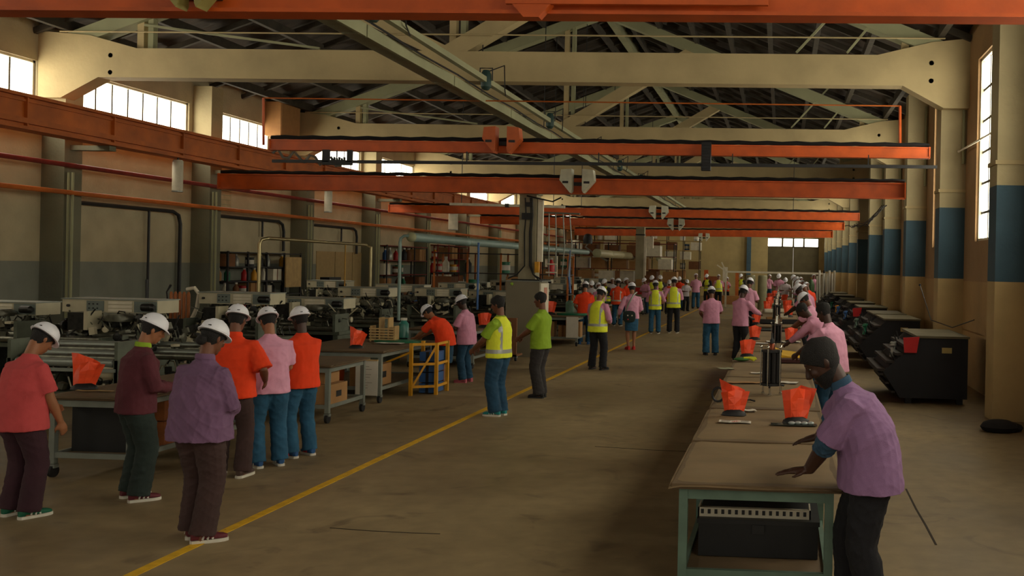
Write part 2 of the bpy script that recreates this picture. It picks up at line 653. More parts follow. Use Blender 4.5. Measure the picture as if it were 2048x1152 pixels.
for k in range(3):
    ya = 19.6 + BAY * k
    z0 = p.z - .15
    o = part('wall_conduit', MB().tube([(-15.3, ya, z0), (-15.3, ya + 3.5, z0), (-15.3, ya + 3.72, z0 - .08), (-15.3, ya + 3.8, z0 - .3), (-15.3, ya + 3.8, 1.0 if k == 0 else z0 - .9)], .045, 8), m_dark)
    tag(o, ['black conduit bending down the left wall panel beside the nearest machines', 'short black conduit on the left wall above the board panels', 'black conduit on the left wall behind the cardboard boxes'][k], 'conduit')
    part('drop_branch', MB().tube([(-15.3, ya + 2.6, z0), (-15.3, ya + 2.6, 1.0 if k == 0 else z0 - .5)], .03, 8), m_dark, o)
# small framed notice on the wall, blank grid
p = pt(452, 395, X=-15.3)
o = part('wall_notice', MB().b2(0, .03, -.35, .35, -.28, .28), mat('cream_panel', (170, 156, 120), .8), loc=(-15.39, p.y, p.z))
tag(o, 'small framed grid notice high on the left wall under the crane', 'notice')
for q in range(4):
    part('grid_bar', MB().b2(.03, .045, -.3, .3, -.2 + q * .13, -.18 + q * .13), m_concg, o, smooth=False)
# ------------------------------------------------------------------ crane bridges, lamps, ducts
def bridge(y, lx, rx, zl, zr_, h, label, strip=True, flange=.23):
    """orange girder across the hall; zl / zr_ = height of its underside at each end"""
    t = thing('crane_bridge', label, 'crane beam', (lx, y, 0), 0, 'orange crane girders across the hall')
    w = rx - lx
    part('web', MB().beam((0, 0, zl + h / 2), (w, 0, zr_ + h / 2), .10, h), m_orange, t, smooth=False)
    part('bottom_flange', MB().beam((0, 0, zl), (w, 0, zr_), flange, .03), m_orange, t, smooth=False)
    part('top_flange', MB().beam((0, 0, zl + h), (w, 0, zr_ + h), flange * .8, .03), m_orange, t, smooth=False)
    for x in (0, w):
        z = zl if x == 0 else zr_
        part('end_plate', MB().box((x, 0, z + h / 2), (.03, flange, h + .04)), m_orange, t, smooth=False)
    if strip:
        mb = MB()
        n = int(w / .28)
        pts = []
        for k in range(n + 1):
            f = k / n
            pts.append((w * f, .02, zl + (zr_ - zl) * f + h + .055 + .018 * (k % 2)))
        mb.tube(pts, .045, 6)
        part('cable_bundle', mb, m_dark, t, kind=None)
    return t


def floodlights(p, m, label, s=1.0):
    t = thing('twin_floodlight', label, 'floodlight', p, 0, 'twin floodlights on the crane girders')
    for q in (-1, 1):
        x = q * .24 * s
        pr = [(x - .12 * s, .38 * s), (x + .12 * s, .38 * s), (x + .14 * s - q * .0, .12 * s), (x - q * .12 * s, -.16 * s), (x - .14 * s, .12 * s)]
        if q > 0:
            pr = [(x - .12 * s, .38 * s), (x + .12 * s, .36 * s), (x + .15 * s, .12 * s), (x - .09 * s, -.16 * s), (x - .12 * s, -.10 * s)]
        else:
            pr = [(x - .12 * s, .36 * s), (x + .12 * s, .38 * s), (x + .12 * s, -.10 * s), (x + .09 * s, -.16 * s), (x - .15 * s, .12 * s)]
        h = part('lamp_housing', MB().loft([[V((a, -.10 * s, b)) for a, b in pr], [V((a, .16 * s, b)) for a, b in pr]]), m, t, smooth=False)
        part('lamp_slot', MB().b2(x - .08 * s, x + .05 * s, -.115 * s, -.10 * s, .05 * s, .10 * s), m_dark, h, smooth=False)
    part('bracket', MB().b2(-.3 * s, .3 * s, .16 * s, .30 * s, .02, .10 * s), m_dark, t, smooth=False)
    return t


bridge(7.48, -14.2, 3.05, 4.13, 4.13, .62, 'orange crane girder nearest the camera along the top of the view', strip=False)
fm_y = mat('yellowed_lamp_housing', (150, 140, 78), .6)
fm_o = mat('orange_lamp_housing', (190, 92, 44), .6)
fm_w = mat('white_lamp_housing', (200, 198, 176), .6)
p = pt(372, 12, Y=7.2)
floodlights((p.x, 7.25, p.z + .08), fm_y, 'yellowed twin floodlights below the nearest crane girder at upper left', .55)
p = pt(1048, 22, Y=7.3)
tag(part('girder_joint', MB().loft([[V((-.10, 0, .06)), V((.22, 0, .06)), V((.12, 0, -.05)), V((0, 0, -.05))], [V((-.10, .1, .06)), V((.22, .1, .06)), V((.12, .1, -.05)), V((0, .1, -.05))]]).b2(-.14, 1.9, -.01, .03, .05, .16), m_orange, loc=(p.x, 7.28, p.z)), 'orange splice plate on the underside of the nearest girder', 'splice plate')


def br(y, pl, pr, hpx, *a, **k):
    """girder between two photographed underside points at distance y"""
    A, B = pt(*pl, Y=y), pt(*pr, Y=y)
    return bridge(y, A.x, B.x, A.z, B.z, hpx / px_scale(y), *a, **k), A, B


B1, A1, E1 = br(19.0 - .45, (542, 299), (1858, 316), 19, 'thin orange crane girder hung from rods, with black cable bundle on top', flange=.16)
B2, A2, E2 = br(21.4, (441, 377), (1809, 397), 29, 'deep orange crane girder just above the concrete pillar')
B3, A3, E3 = br(34.3, (779, 424), (1718, 441), 14, 'third orange crane girder beyond the pillar, cables on top', flange=.2)
B4, A4, E4 = br(42.6, (962, 447), (1688, 460), 14, 'fourth orange crane girder down the hall')
B5, A5, E5 = br(52.0, (1150, 470), (1665, 475), 12, 'fifth orange crane girder near the far end, cables on top', flange=.2)
p = pt(1003, 285, Y=18.2)
floodlights((p.x, 18.25, p.z - .05), fm_o, 'orange twin floodlights on the thin hung girder', .95)
p = pt(1156, 368, Y=21.2)
floodlights((p.x, 21.15, p.z - .05), fm_w, 'white twin floodlights on the deep girder right of the pillar', 1.0)
p = pt(1318, 425, Y=34)
floodlights((p.x, 33.9, p.z - .1), fm_w, 'small white twin floodlights half hidden behind the third girder', .9)
p = pt(1351, 447, Y=42)
floodlights((p.x, 42.2, p.z - .15), fm_w, 'small white twin floodlights on the fourth girder', 1.0)
p = pt(1408, 472, Y=51.6)
floodlights((p.x, 51.6, p.z - .15), fm_w, 'tiny white twin floodlights on the fifth girder', .8)

# hoist box on the hung girder and its long black rail
p = pt(1413, 315, Y=18.3)
t = thing('hoist_box', 'black ribbed hoist box hanging on the thin hung girder', 'hoist', (p.x, 18.25, p.z))
part('box', MB().b2(-.09, .09, -.08, .08, -.26, .28), m_black, t, smooth=False)
part('mounting_arm', MB().b2(-.04, .04, .08, .26, -.02, .1), m_dark, t, smooth=False)
for k in range(9):
    part('rib', MB().b2(-.07, .07, -.10, -.08, -.22 + k * .055, -.20 + k * .055), m_dark, t, smooth=False)
a, b = pt(545, 322, Y=18.3), pt(1874, 334, Y=18.3)
o = part('cable_rail', MB().beam(a, b, .05, .06), m_dark)
tag(o, 'long thin black cable rail just below the thin hung girder', 'rail')
for k in range(5):
    q = a.lerp(b, (k + .5) / 5)
    part('hanger', MB().b2(q.x - .01, q.x + .01, 18.29, 18.31, q.z, q.z + .22), m_dark, o, smooth=False)
# the control cluster at the left end of the rail, seen against the window
p = pt(675, 316, Y=18.3)
t = thing('switch_cluster', 'black switch cluster on the cable rail against the left window', 'switchgear', (p.x, 18.3, p.z))
part('plate', MB().b2(-.30, -.16, -.03, .03, -.08, .16), m_black, t, smooth=False)
part('plate', MB().b2(.20, .30, -.03, .03, -.08, .16), m_black, t, smooth=False)
part('bar', MB().b2(-.3, .3, -.03, .03, -.14, -.06), m_black, t, smooth=False)
for k in range(6):
    part('terminal', MB().b2(-.12 + k * .05, -.10 + k * .05, -.03, .03, -.06, .0 + .02 * (k % 2)), m_black, t, smooth=False)
# drooping hoses at the left end
p = pt(545, 310, Y=18.6)
o = part('coiled_hose', MB().tube([(p.x + .1 * k, 18.6 + .02 * k, p.z + .10 * math.sin(k * 1.9) + .04 - .012 * k) for k in range(14)], .03, 6), m_steel)
tag(o, 'grey coiled hose at the left end of the thin hung girder', 'hose')
# orange rods that hang girder 1
t = thing('hanger_frame', 'thin orange rods the first hung girder hangs from', 'hanger')
a1, a2 = pt(527, 290, Y=18.6), pt(527, 196, Y=18.6)
b1, b2_ = pt(1800, 290, Y=18.6), pt(1800, 212, Y=18.6)
for pp in ((a1, a2), (b1, b2_)):
    part('rod', MB().tube(pp, .028, 6), m_orange, t)
part('cross_rod', MB().tube((a2, b2_), .014, 6), m_orange_d, t)

# pendant tube lamps below the runway beam
m_lampw = mat('white_tube_shade', (214, 206, 184), .5)
for k, (x, y0, y1, dpt) in enumerate(((356, 320, 386, 20), (657, 381, 426, 26.5), (907, 424, 461, 36), (1152, 462, 491, 56))):
    a = pt(x, y0, X=-14.05)
    dpt = a.y
    h = (y1 - y0) / px_scale(dpt)
    t = thing('tube_lamp', 'white tube shade hanging under the runway beam, %s from the left' % ORD[k], 'lamp', (a.x, dpt, a.z - h), 0, 'white tube shades under the runway beam')
    r = .115 if k < 2 else .2
    part('shade', MB().lathe([(r * .98, 0), (r, .02), (r, h - .03), (r * .8, h)], seg=16), m_lampw, t)
    part('stem', MB().tube([(0, 0, h), (0, 0, max(h + .1, pt(0, 252, X=-14.15).z - a.z + h))], .02, 6), m_dark, t)
    part('rim', MB().lathe([(r * 1.04, 0), (r * 1.04, .03)], seg=16), m_steel, t)

# long grey ceiling duct / light track down the hall
m_duct = mat('grey_green_duct', (142, 144, 120), .55, .2, var=.12)
zd = 5.42
X = -6.15
t = thing('ceiling_track', 'long grey metal lighting track hung down the middle of the hall', 'lighting track', (X, 0, zd))
for k in range(16):
    y = 9.6 + k * 3.6
    part('track_section', MB().b2(-.17, .17, y, y + 3.56, -.05, .05), m_duct, t, smooth=False)
    part('side_lip', MB().b2(.17, .21, y, y + 3.56, -.1, .08), m_concg, t, smooth=False)
    part('cable', MB().tube([(.26, y, .1), (.3, y + 1.8, .05), (.26, y + 3.58, .1)], .018, 5), m_dark, t)
part('upper_rail', MB().b2(.36, .46, 9.6, 66, .18, .28), m_concg, t, smooth=False)
m_gl = mat('dark_green_lamp', (40, 66, 62), .5)
for k in range(6):
    y = 12.9 + k * 5.03
    lp = thing('track_lamp', 'dark green spotlight clipped on the ceiling track, %s from the front' % ORD[k], 'lamp', (X + .42, y, zd + .12), 0, 'green spotlights on the ceiling track')
    part('lamp_body', MB().lathe([(.05, -.08), (.10, -.02), (.10, .22), (.06, .3)], seg=12), m_gl, lp)
    part('yoke', MB().tube([(-.12, 0, .1), (-.12, 0, .34), (.12, 0, .34), (.12, 0, .1)], .015, 6), m_dark, lp)
    part('cable_loop', MB().tube([(.02, .1, .3), (.2, .5, .5), (.1, .9, .1), (.0, 1.3, .05)], .012, 5), m_dark, lp)

# big round blower ducts above the machines
m_duct_b = mat('pale_blue_duct', (124, 146, 140), .45, .1, var=.1)
m_duct_c = mat('cream_duct', (170, 160, 124), .5, .1, var=.1)
dx, dz = -7.45, pt(822, 474, Y=19.0).z
dx = pt(822, 474, Y=19.0).x
def blower(y0, y1, r, m, label, x=dx, drop=False):
    t = thing('blower_duct', label, 'duct', (x, y0, dz), 0, 'round blower ducts over the machines')
    n = max(2, int((y1 - y0) / 3))
    for k in range(n):
        a, b = k * (y1 - y0) / n, (k + 1) * (y1 - y0) / n
        part('duct_section', MB().lathe([(r, a), (r, b - .05), (r * 1.05, b - .045), (r * 1.05, b)], axis='Y', seg=20), m, t)
    part('end_cap', MB().lathe([(r * .3, -.06), (r * .9, -.03), (r * 1.05, 0), (r * 1.05, .04)], axis='Y', seg=20), m_concg, t)
    if drop:
        part('drop_pipe', MB().tube([(-.02, -.04, .02), (-.12, -.05, .02), (-.185, -.06, -.03), (-.2, -.06, -.12), (-.2, -.06, -1.7)], .032, 10), m, t)
    return t
blower(19.0, 36.6, .095, m_duct_b, 'pale blue round duct with a drop pipe, over the machines left of the pillar', drop=True)
blower(38.5, 50.5, .17, m_duct_c, 'cream round duct behind the pale blue duct')
blower(58, 66, .17, m_duct_c, 'short cream round duct farthest down the hall')

# pale strip beams between girders (cream light rails)
for k, (y, xa, xb, py) in enumerate(((30.2, 900, 1130, 411), (37.0, 1110, 1640, 432))):
    a, b = pt(xa, py - 3, Y=y), pt(xb, py + 3, Y=y)
    o = part('light_rail', MB().beam(a, b, .1, .08), m_lampw)
    tag(o, ['cream fluorescent rail behind the deep girder above the pillar', 'long cream rail between the third and fourth girders'][k], 'light rail')
    part('rail_clip', MB().box((a + b) / 2, (.12, .14, .12)), m_dark, o)
    for f in (.1, .9):
        q = a.lerp(b, f)
        part('hanging_rod', MB().tube([q, (q.x, q.y, zr(q.x))], .012, 5), m_dark, o)

# small junctions and cables strung on the right columns
t = thing('cable_bunch', 'tangled cables strung between the right hand columns below the girders', 'cable')
for k in range(5):
    a, b = pt(1690 + 6 * k, 452 - k, Y=44), pt(1772 - 3 * k, 408 + 3 * k, Y=26)
    P = [a.lerp(b, f) + V((.03 * math.sin(9 * f + k), 0, -.25 * math.sin(PI * f) + .04 * math.sin(17 * f + k * 2))) for f in [i / 12 for i in range(13)]]
    part('cable', MB().tube(P, .018, 5), m_dark, t)
a, b = pt(1918, 303, Y=18.9), pt(1990, 262, Y=16)
o = part('fixing_rod', MB().tube((a, b), .018, 6), m_lampw)
tag(o, 'thin pale rod slanting across the near right window', 'rod')
part('rod_foot', MB().ell(a, (.03, .03, .03)), m_lampw, o)
# ------------------------------------------------------------------ people
m_skin = [mat('skin_tan', (150, 98, 66), .55, var=.08, sss=.1), mat('skin_brown', (112, 68, 46), .55, var=.08), mat('skin_dark', (66, 40, 30), .5, var=.1)]
m_hair = mat('black_hair', (20, 16, 15), .75, var=.4, scale=60, bump=.8, bscale=160)
m_hatw = mat('white_hard_hat', (236, 237, 246), .45, var=.03)
m_eye = mat('eye_white', (140, 130, 120), .3, var=0)
m_iris = mat('eye_iris', (24, 14, 10), .2, var=0)
m_sole = mat('white_sole', (205, 200, 186), .6)


def fabric(name, rgb, var=.1):
    return mat(name, rgb, .92, var=var, scale=7, bump=.35, bscale=240)


def spine_fn(lean, back=None):
    """returns f(s) -> (pos, front, up) along the trunk, s metres above the hips"""
    N = 60
    pos = V((0, -math.sin(lean) * .16, .93 - .02 * abs(lean)))
    st = [(pos.copy(), 0.0)]
    ds = .6 / N
    for k in range(N):
        s = k * ds
        t = min(1, max(0, (s + .02) / .34))
        a = lean * (t * t * (3 - 2 * t)) * 1.15
        pos = pos + V((0, math.sin(a), math.cos(a))) * ds
        st.append((pos.copy(), a))

    def f(s):
        if s <= 0:
            return st[0][0] + V((0, 0, s)), V((0, 1, 0)), V((0, 0, 1))
        i = min(N, int(round(s / ds)))
        p, a = st[i]
        extra = max(0, s - .6)
        up = V((0, math.sin(a), math.cos(a)))
        return p + up * extra, V((0, math.cos(a), -math.sin(a))), up
    return f


def sring(c, ax, ay, n=20, e=2.3):
    out = []
    for j in range(n):
        t = 2 * PI * j / n
        cx, sy = math.cos(t), math.sin(t)
        out.append(c + ax * (math.copysign(abs(cx) ** (2 / e), cx)) + ay * (math.copysign(abs(sy) ** (2 / e), sy)))
    return out


def trunk(mb, sp, rows, n=20):
    rings = []
    for r in rows:
        s, rx, ry = r[:3]
        off = r[3] if len(r) > 3 else 0
        p, fr, up = sp(s)
        rings.append(sring(p + fr * off, V((rx, 0, 0)), fr * ry, n))
    mb.loft(rings)


def ik(S, T, l1, l2, pole):
    d = T - S
    L = d.length
    if L > (l1 + l2) * .995:
        T = S + d * ((l1 + l2) * .995 / L)
        d = T - S
        L = d.length
    dn = d.normalized()
    a = (l1 * l1 - l2 * l2 + L * L) / (2 * L)
    h = math.sqrt(max(0, l1 * l1 - a * a))
    pv = pole - dn * pole.dot(dn)
    pv.normalize()
    return S + dn * a + pv * h, T


def remesh(mb, name, voxel, smooth=4, wr=0.0, seed=0, ms=None, wscale=(5, 5, 3)):
    me = bpy.data.meshes.new('tmp')
    me.from_pydata(mb.v, [], mb.f)
    me.validate()
    o = bpy.data.objects.new('tmp', me)
    COL.objects.link(o)
    md = o.modifiers.new('r', 'REMESH')
    md.mode = 'VOXEL'
    md.voxel_size = voxel
    if smooth:
        s2 = o.modifiers.new('s', 'SMOOTH')
        s2.factor = .5
        s2.iterations = smooth
    dg = bpy.context.evaluated_depsgraph_get()
    out = bpy.data.meshes.new_from_object(o.evaluated_get(dg))
    bpy.data.objects.remove(o)
    bpy.data.meshes.remove(me)
    out.name = name
    if wr:
        n = len(out.vertices)
        co = np.empty(n * 3, 'f')
        no = np.empty(n * 3, 'f')
        out.vertices.foreach_get('co', co)
        out.vertex_normals.foreach_get('vector', no)
        co = co.reshape(-1, 3)
        no = no.reshape(-1, 3)
        d = np.zeros(n)
        rs = np.random.RandomState(seed + 11)
        for q in range(7):           # soft folds: a few directed waves, warped
            a = rs.uniform(0, 2 * PI)
            kx, ky, kz = math.cos(a) * wscale[0] * rs.uniform(3, 7), math.sin(a) * wscale[1] * rs.uniform(3, 7), rs.uniform(-1, 1) * wscale[2] * 7
            ph = rs.uniform(0, 6)
            warp = 1.6 * np.sin(co[:, 2] * rs.uniform(6, 13) + rs.uniform(0, 6)) + 1.2 * np.sin(co[:, 0] * rs.uniform(6, 12) + ph)
            w = np.sin(co[:, 0] * kx + co[:, 1] * ky + co[:, 2] * kz + warp + ph)
            d += (1 - np.abs(w)) ** 2 * rs.uniform(.5, 1) - .35
        co += no * (d * wr / 2.2)[:, None]
        out.vertices.foreach_set('co', co.ravel())
        out.update()
    out.materials.clear()
    for m in (ms if isinstance(ms, (list, tuple)) else [ms]):
        out.materials.append(m)
    out.shade_smooth()
    return out


HEADROWS = [(-.128, .022, .026, .052), (-.115, .040, .045, .036), (-.09, .055, .064, .022), (-.055, .065, .080, .010), (-.01, .072, .091, .002),
            (.04, .075, .097, -.004), (.075, .070, .090, -.006), (.10, .055, .072, -.007), (.117, .033, .045, -.008), (.124, .010, .014, -.008)]


def head_frame(sp, hp, hy):
    base, fr, up = sp(.55)
    R = Matrix.Rotation(hy, 3, 'Z') @ Matrix.Rotation(-hp, 3, 'X')
    top = base + up * .045 + V((0, .012, .01))
    c = top + R @ V((0, .018, .105))
    return c, R, base


def person(label, feet=None, top=None, face=0, pose=None, fit=None, lod=1, world=None, k=None, group=None, hnom=None, seed=None, name='person'):
    """one standing figure. face: 0 = looks down the hall, 90 = looks left, -90 = right, 180 = at the camera"""
    pose = dict(pose or {})
    fit = dict(fit or {})
    if world is None:
        g = pt(*feet, Z=0)
        world = (g.x, g.y)
    lean = math.radians(pose.get('lean', 4))
    hp = math.radians(pose.get('hp', 15))
    hy = math.radians(pose.get('hy', 0))
    sp = spine_fn(lean)
    hc, HR, nb = head_frame(sp, hp, hy)
    HR = HR * fit.get('head', 1.0)
    hat = fit.get('hat', True)
    zt = hc.z + (.157 if hat else .135)
    if k is None:
        zz = pt(feet[0], top, Y=world[1]).z
        k = min(1.16, max(.86, zz / zt))
    seed = seed if seed is not None else int(abs(world[0] * 71 + world[1] * 37))
    rs = random.Random(seed)
    vox = {0: .0075, 1: .0105, 2: .016, 3: .026}[lod]
    fat = 1 + (fit.get('fat', 1.0) - 1) * .75
    am = fit.get('arm', 1.0)
    root = thing(name, label, 'person', (world[0], world[1], 0), math.radians(face), group)
    K = Matrix.Scale(k, 4)

    # joints
    sh = {}
    for sd in (-1, 1):
        p, fr, up = sp(.432)
        sh[sd] = p + V((sd * .188, 0, 0)) + fr * -.01
    wr = {1: V(pose.get('rw', (.25, .04, .80))), -1: V(pose.get('lw', (-.25, .04, .80)))}
    pole = {1: V(pose.get('rp', (.5, -1, -.2))), -1: V(pose.get('lp', (-.5, -1, -.2)))}
    el = {}
    for sd in (-1, 1):
        el[sd], wr[sd] = ik(sh[sd], wr[sd], .285, .255, pole[sd])
    ft = {1: V((*pose.get('rf', (.12, .0)), .075)), -1: V((*pose.get('lf', (-.12, .0)), .075))}
    kn, hip = {}, {}
    p0 = sp(0)[0]
    for sd in (-1, 1):
        hip[sd] = V((sd * .09, p0.y, p0.z - .02))
        kn[sd], _ = ik(hip[sd], ft[sd] + V((0, -.03, 0)), 0.424, 0.424, V((sd * .15, 1, 0)))

    # ---- body: one continuous skin
    mb = MB()
    trunk(mb, sp, [(-.10, .09, .08), (-.05, .14, .10), (0, .155 * fat, .105), (.1, .14 * fat, .10), (.2, .135 * fat, .095), (.33, .155, .105), (.41, .150, .095), (.445, .125, .075), (.49, .07, .05)], 14)
    mb.tube([sp(.48)[0], sp(.53)[0], hc + HR @ V((0, -.025, -.05))], [.066, .056, .054], 12)
    rings = [sring(hc + HR @ V((0, off, z)), HR @ V((rx, 0, 0)), HR @ V((0, ry, 0)), 18, 2.1) for z, rx, ry, off in HEADROWS]
    mb.loft(rings)
    if lod <= 2:
        P = lambda x, y, z: hc + HR @ V((x, y, z))
        mb.tube([P(0, .088, .022), P(0, .104, -.008), P(0, .117, -.034), P(0, .100, -.046)], [.009, .012, .017, .010], 8)
        mb.ell(P(0, .093, -.070), (.025, .012, .008), HR, 10)
        mb.ell(P(0, .090, -.084), (.022, .013, .009), HR, 10)
        mb.ell(P(0, .072, -.108), (.024, .020, .017), HR, 10)
        mb.ell(P(0, .085, .030), (.048, .014, .012), HR, 10)
        for sd in (-1, 1):
            mb.ell(P(sd * .076, -.012, -.012), (.009, .021, .032), HR @ Matrix.Rotation(sd * .35, 3, 'Z'), 10)
            mb.ell(P(sd * .042, .068, -.028), (.022, .022, .02), HR, 8)
    for sd in (-1, 1):
        mb.tube([sh[sd] + V((-sd * .05, 0, -.01)), sh[sd], sh[sd].lerp(el[sd], .5), el[sd], el[sd].lerp(wr[sd], .3), wr[sd]], [.036, .048, .050 * am, .042 * am, .044 * am, .029 * am], 10)
        # hand
        hd = V(pose['rh' if sd > 0 else 'lh']) if ('rh' if sd > 0 else 'lh') in pose else (wr[sd] - el[sd])
        hd.normalize()
        pn = V(pose.get('rn' if sd > 0 else 'ln', (-sd, .1, -.1)))          # palm normal
        pn = (pn - hd * pn.dot(hd)).normalized()
        sw = hd.cross(pn) * (-1 if sd > 0 else 1)   # towards the thumb
        if 'thumb' in pose:
            sw = V(pose['thumb'])
            sw = (sw - hd * sw.dot(hd) - pn * sw.dot(pn)).normalized()
        curl = pose.get('curl', .45)
        w0 = wr[sd]
        mb.loft([sring(w0 + hd * a * am, sw * b * am, pn * c * am, 10, 2.4) for a, b, c in ((-.01, .026, .020), (.02, .033, .019), (.055, .041, .017), (.088, .040, .013))])
        if lod <= 1:
            for q, (ln, off) in enumerate(((.072 * am, .031 * am), (.082 * am, .0105 * am), (.076 * am, -.0105 * am), (.058 * am, -.030 * am))):
                b0 = w0 + hd * .075 * am + sw * off
                spd = sw * (off * .25)
                d1 = (hd + spd * 8 * pose.get('spread', .3) + pn * curl * .5).normalized()
                d2 = (hd + pn * curl * 1.3 + spd * 8 * pose.get('spread', .3)).normalized()
                d3 = (hd * (1 - curl * .4) + pn * curl * 2.1).normalized()
                r = (.0093 if q < 3 else .0082) * am ** .5
                p1 = b0 + d1 * ln * .5
                p2 = p1 + d2 * ln * .32
                mb.tube([b0, p1, p2, p2 + d3 * ln * .28], [r * 1.05, r, r * .92, r * .72], 7)
            t0 = w0 + hd * .02 + sw * .022
            t1 = t0 + (hd * .6 + sw * .8 + pn * .25).normalized() * .045
            t2 = t1 + (hd * .95 + sw * .25 + pn * .3).normalized() * .034
            mb.tube([t0, t1, t2, t2 + (hd + pn * .2).normalized() * .02], [.014, .0115, .010, .0078], 7)
        else:
            e0 = w0 + hd * .08
            mb.loft([sring(e0 + hd * a + pn * curl * c2, sw * b, pn * c, 8) for a, b, c, c2 in ((0, .038, .013, 0), (.04, .036, .012, .015), (.075, .028, .010, .045))])
        # leg
        mb.tube([hip[sd] + V((0, 0, .05)), hip[sd] + V((0, 0, -.06)), hip[sd].lerp(kn[sd], .5), kn[sd], kn[sd].lerp(ft[sd], .3), kn[sd].lerp(ft[sd], .75), ft[sd] + V((0, -.03, 0))],
                [.075, .085, .070, .053, .056, .036, .036], 10)
        mb.tube([ft[sd] + V((0, -.06, -.035)), ft[sd] + V((0, .05, -.04)), ft[sd] + V((0, .14, -.05))], [.034, .036, .024], 8)
    for i, v in enumerate(mb.v):
        mb.v[i] = (v[0] * k, v[1] * k, v[2] * k)
    sm = m_skin[fit.get('skin', 1)]
    bo = link('body', remesh(mb, 'body', vox if lod != 0 else .0072, 2, ms=sm), root)

    def scaled(m_):
        m_.v = [(a * k, b * k, c * k) for a, b, c in m_.v]
        return m_

    # ---- shirt
    hem = pose.get('hem', -.11)
    w = fit.get('loose', 1.0) * 1.08
    mb = MB()
    trunk(mb, sp, [(hem, .188 * w * fat, .145 * w * fat), (hem + .03, .186 * w * fat, .145 * w * fat), (0.02, .178 * w * fat, .140 * w * fat, .004), (.12, .172 * w * fat, .137 * w * fat, .008), (.22, .172 * w * fat, .134 * w * fat, .006),
                   (.33, .184 * w, .136 * w), (.40, .190 * w, .128 * w), (.445, .178 * w, .112), (.48, .145, .092), (.508, .100, .076), (.53, .074, .068), (.548, .066, .063)], 22)
    slv = fit.get('sleeve', 'short')
    for sd in (-1, 1):
        S, E, W = sh[sd], el[sd], wr[sd]
        if slv == 'short':
            mb.tube([S + V((-sd * .07, 0, .0)), S + V((-sd * .004, 0, .0)), S.lerp(E, .45), S.lerp(E, .84)], [.066, .070, .078, .084], 12)
        elif slv == 'elbow':
            mb.tube([S + V((-sd * .07, 0, .0)), S + V((-sd * .004, 0, .0)), S.lerp(E, .45), S.lerp(E, .98)], [.070, .080, .094, .098], 12)
        else:
            mb.tube([S + V((-sd * .07, 0, .0)), S + V((-sd * .004, 0, .0)), S.lerp(E, .5), E, E.lerp(W, .5), E.lerp(W, .88), E.lerp(W, .93)], [.066, .072, .076, .074, .064, .050, .038], 12)
    link('shirt', remesh(scaled(mb), 'shirt', vox * 1.05, 3, wr=.0075 * fit.get('wrinkle', 1) if lod < 3 else 0, seed=seed, ms=fit['shirt']), root)
    if fit.get('collar'):
        p, fr, up = sp(.535)
        mb = MB()
        mb.loft([sring(p + up * a + fr * b, V((c, 0, 0)), fr * d, 18) for a, b, c, d in ((-.012, 0, .074, .070), (.02, -.004, .072, .068), (.032, -.006, .064, .060), (.0, 0, .055, .05))])
        part('collar', scaled(mb), fit['collar'], root)
    if fit.get('cuffs'):
        for sd in (-1, 1):
            E, W, S = el[sd], wr[sd], sh[sd]
            mb = MB()
            mb.tube([S.lerp(E, .88), E.lerp(S, .02), E, E.lerp(W, .22), E.lerp(W, .36)], [.074, .082, .082, .072, .062], 14)
            link('denim_cuff', remesh(scaled(mb), 'denim_cuff', .008, 2, wr=.010, seed=seed + 5, ms=fit['cuffs'], wscale=(9, 9, 9)), root)
    # ---- lower garment
    mb = MB()
    kind = fit.get('legs', 'trousers')
    lw = fit.get('legw', 1.0) * 1.12
    if kind == 'skirt':
        p0_ = sp(0)[0]
        rows = [(.05, .158 * fat, .118), (-.02, .175 * fat, .132), (-.15, .185 * fat, .14), (-.30, .182 * fat, .14), (-.43, .18 * fat, .135)]
        mid = (ft[1] + ft[-1]) / 2
        mb.loft([sring(V((0, p0_.y + (mid.y - p0_.y) * (-s if s < 0 else 0) * .6, p0_.z + s)), V((rx, 0, 0)), V((0, ry, 0)), 20) for s, rx, ry in rows])
    else:
        trunk(mb, sp, [(-.09, .12, .10), (-.05, .165 * fat, .125), (0, .166 * fat, .126), (.06, .158 * fat, .118)], 18)
        for sd in (-1, 1):
            H, Kn, A = hip[sd], kn[sd], ft[sd] + V((0, -.02, -.02))
            if kind == 'shorts':
                mb.tube([H + V((0, 0, .04)), H + V((0, 0, -.1)), H.lerp(Kn, .6), H.lerp(Kn, 1.0)], [.09, .105 * lw, .104 * lw, .104 * lw], 14)
            else:
                mb.tube([H + V((0, 0, .04)), H + V((0, 0, -.08)), H.lerp(Kn, .5), Kn, Kn.lerp(A, .5), Kn.lerp(A, .9), Kn.lerp(A, 1.0)],
                        [.085, .100 * lw, .092 * lw, .080 * lw, .078 * lw, .082 * lw, .080 * lw], 14)
    link({'skirt': 'skirt', 'shorts': 'shorts'}.get(kind, 'trousers'), remesh(scaled(mb), 'lower', vox * 1.1, 3, wr=.008 if lod < 3 else 0, seed=seed + 3, ms=fit['lower'], wscale=(4, 4, 6)), root)
    # ---- vest
    if fit.get('vest'):
        mb = MB()
        trunk(mb, sp, [(hem - .02, .206 * w * fat, .164 * w * fat), (.02, .200 * w * fat, .162 * w * fat, .004), (.12, .194 * w * fat, .158 * w * fat, .006), (.22, .194 * w * fat, .154 * w * fat, .004), (.32, .192 * w, .152 * w), (.39, .176, .144 * w), (.44, .156, .128), (.48, .135, .106), (.51, .102, .086), (.53, .082, .076)], 22)
        vm = remesh(scaled(mb), 'hi_vis_vest', vox * 1.05, 3, wr=.005 if lod < 3 else 0, seed=seed + 9, ms=[fit['vest'], m_reflect])
        # print the reflective tape on the cloth
        mi = []
        for f in vm.polygons:
            c = f.center / k
            sz = c.z - sp(0)[0].z
            on = -.005 < sz < .05 or (sz > .05 and .118 < abs(c.x) < .150 + .02 * (sz > .3)) and abs(f.normal.y) > .25
            mi.append(1 if on else 0)
        vm.polygons.foreach_set('material_index', mi)
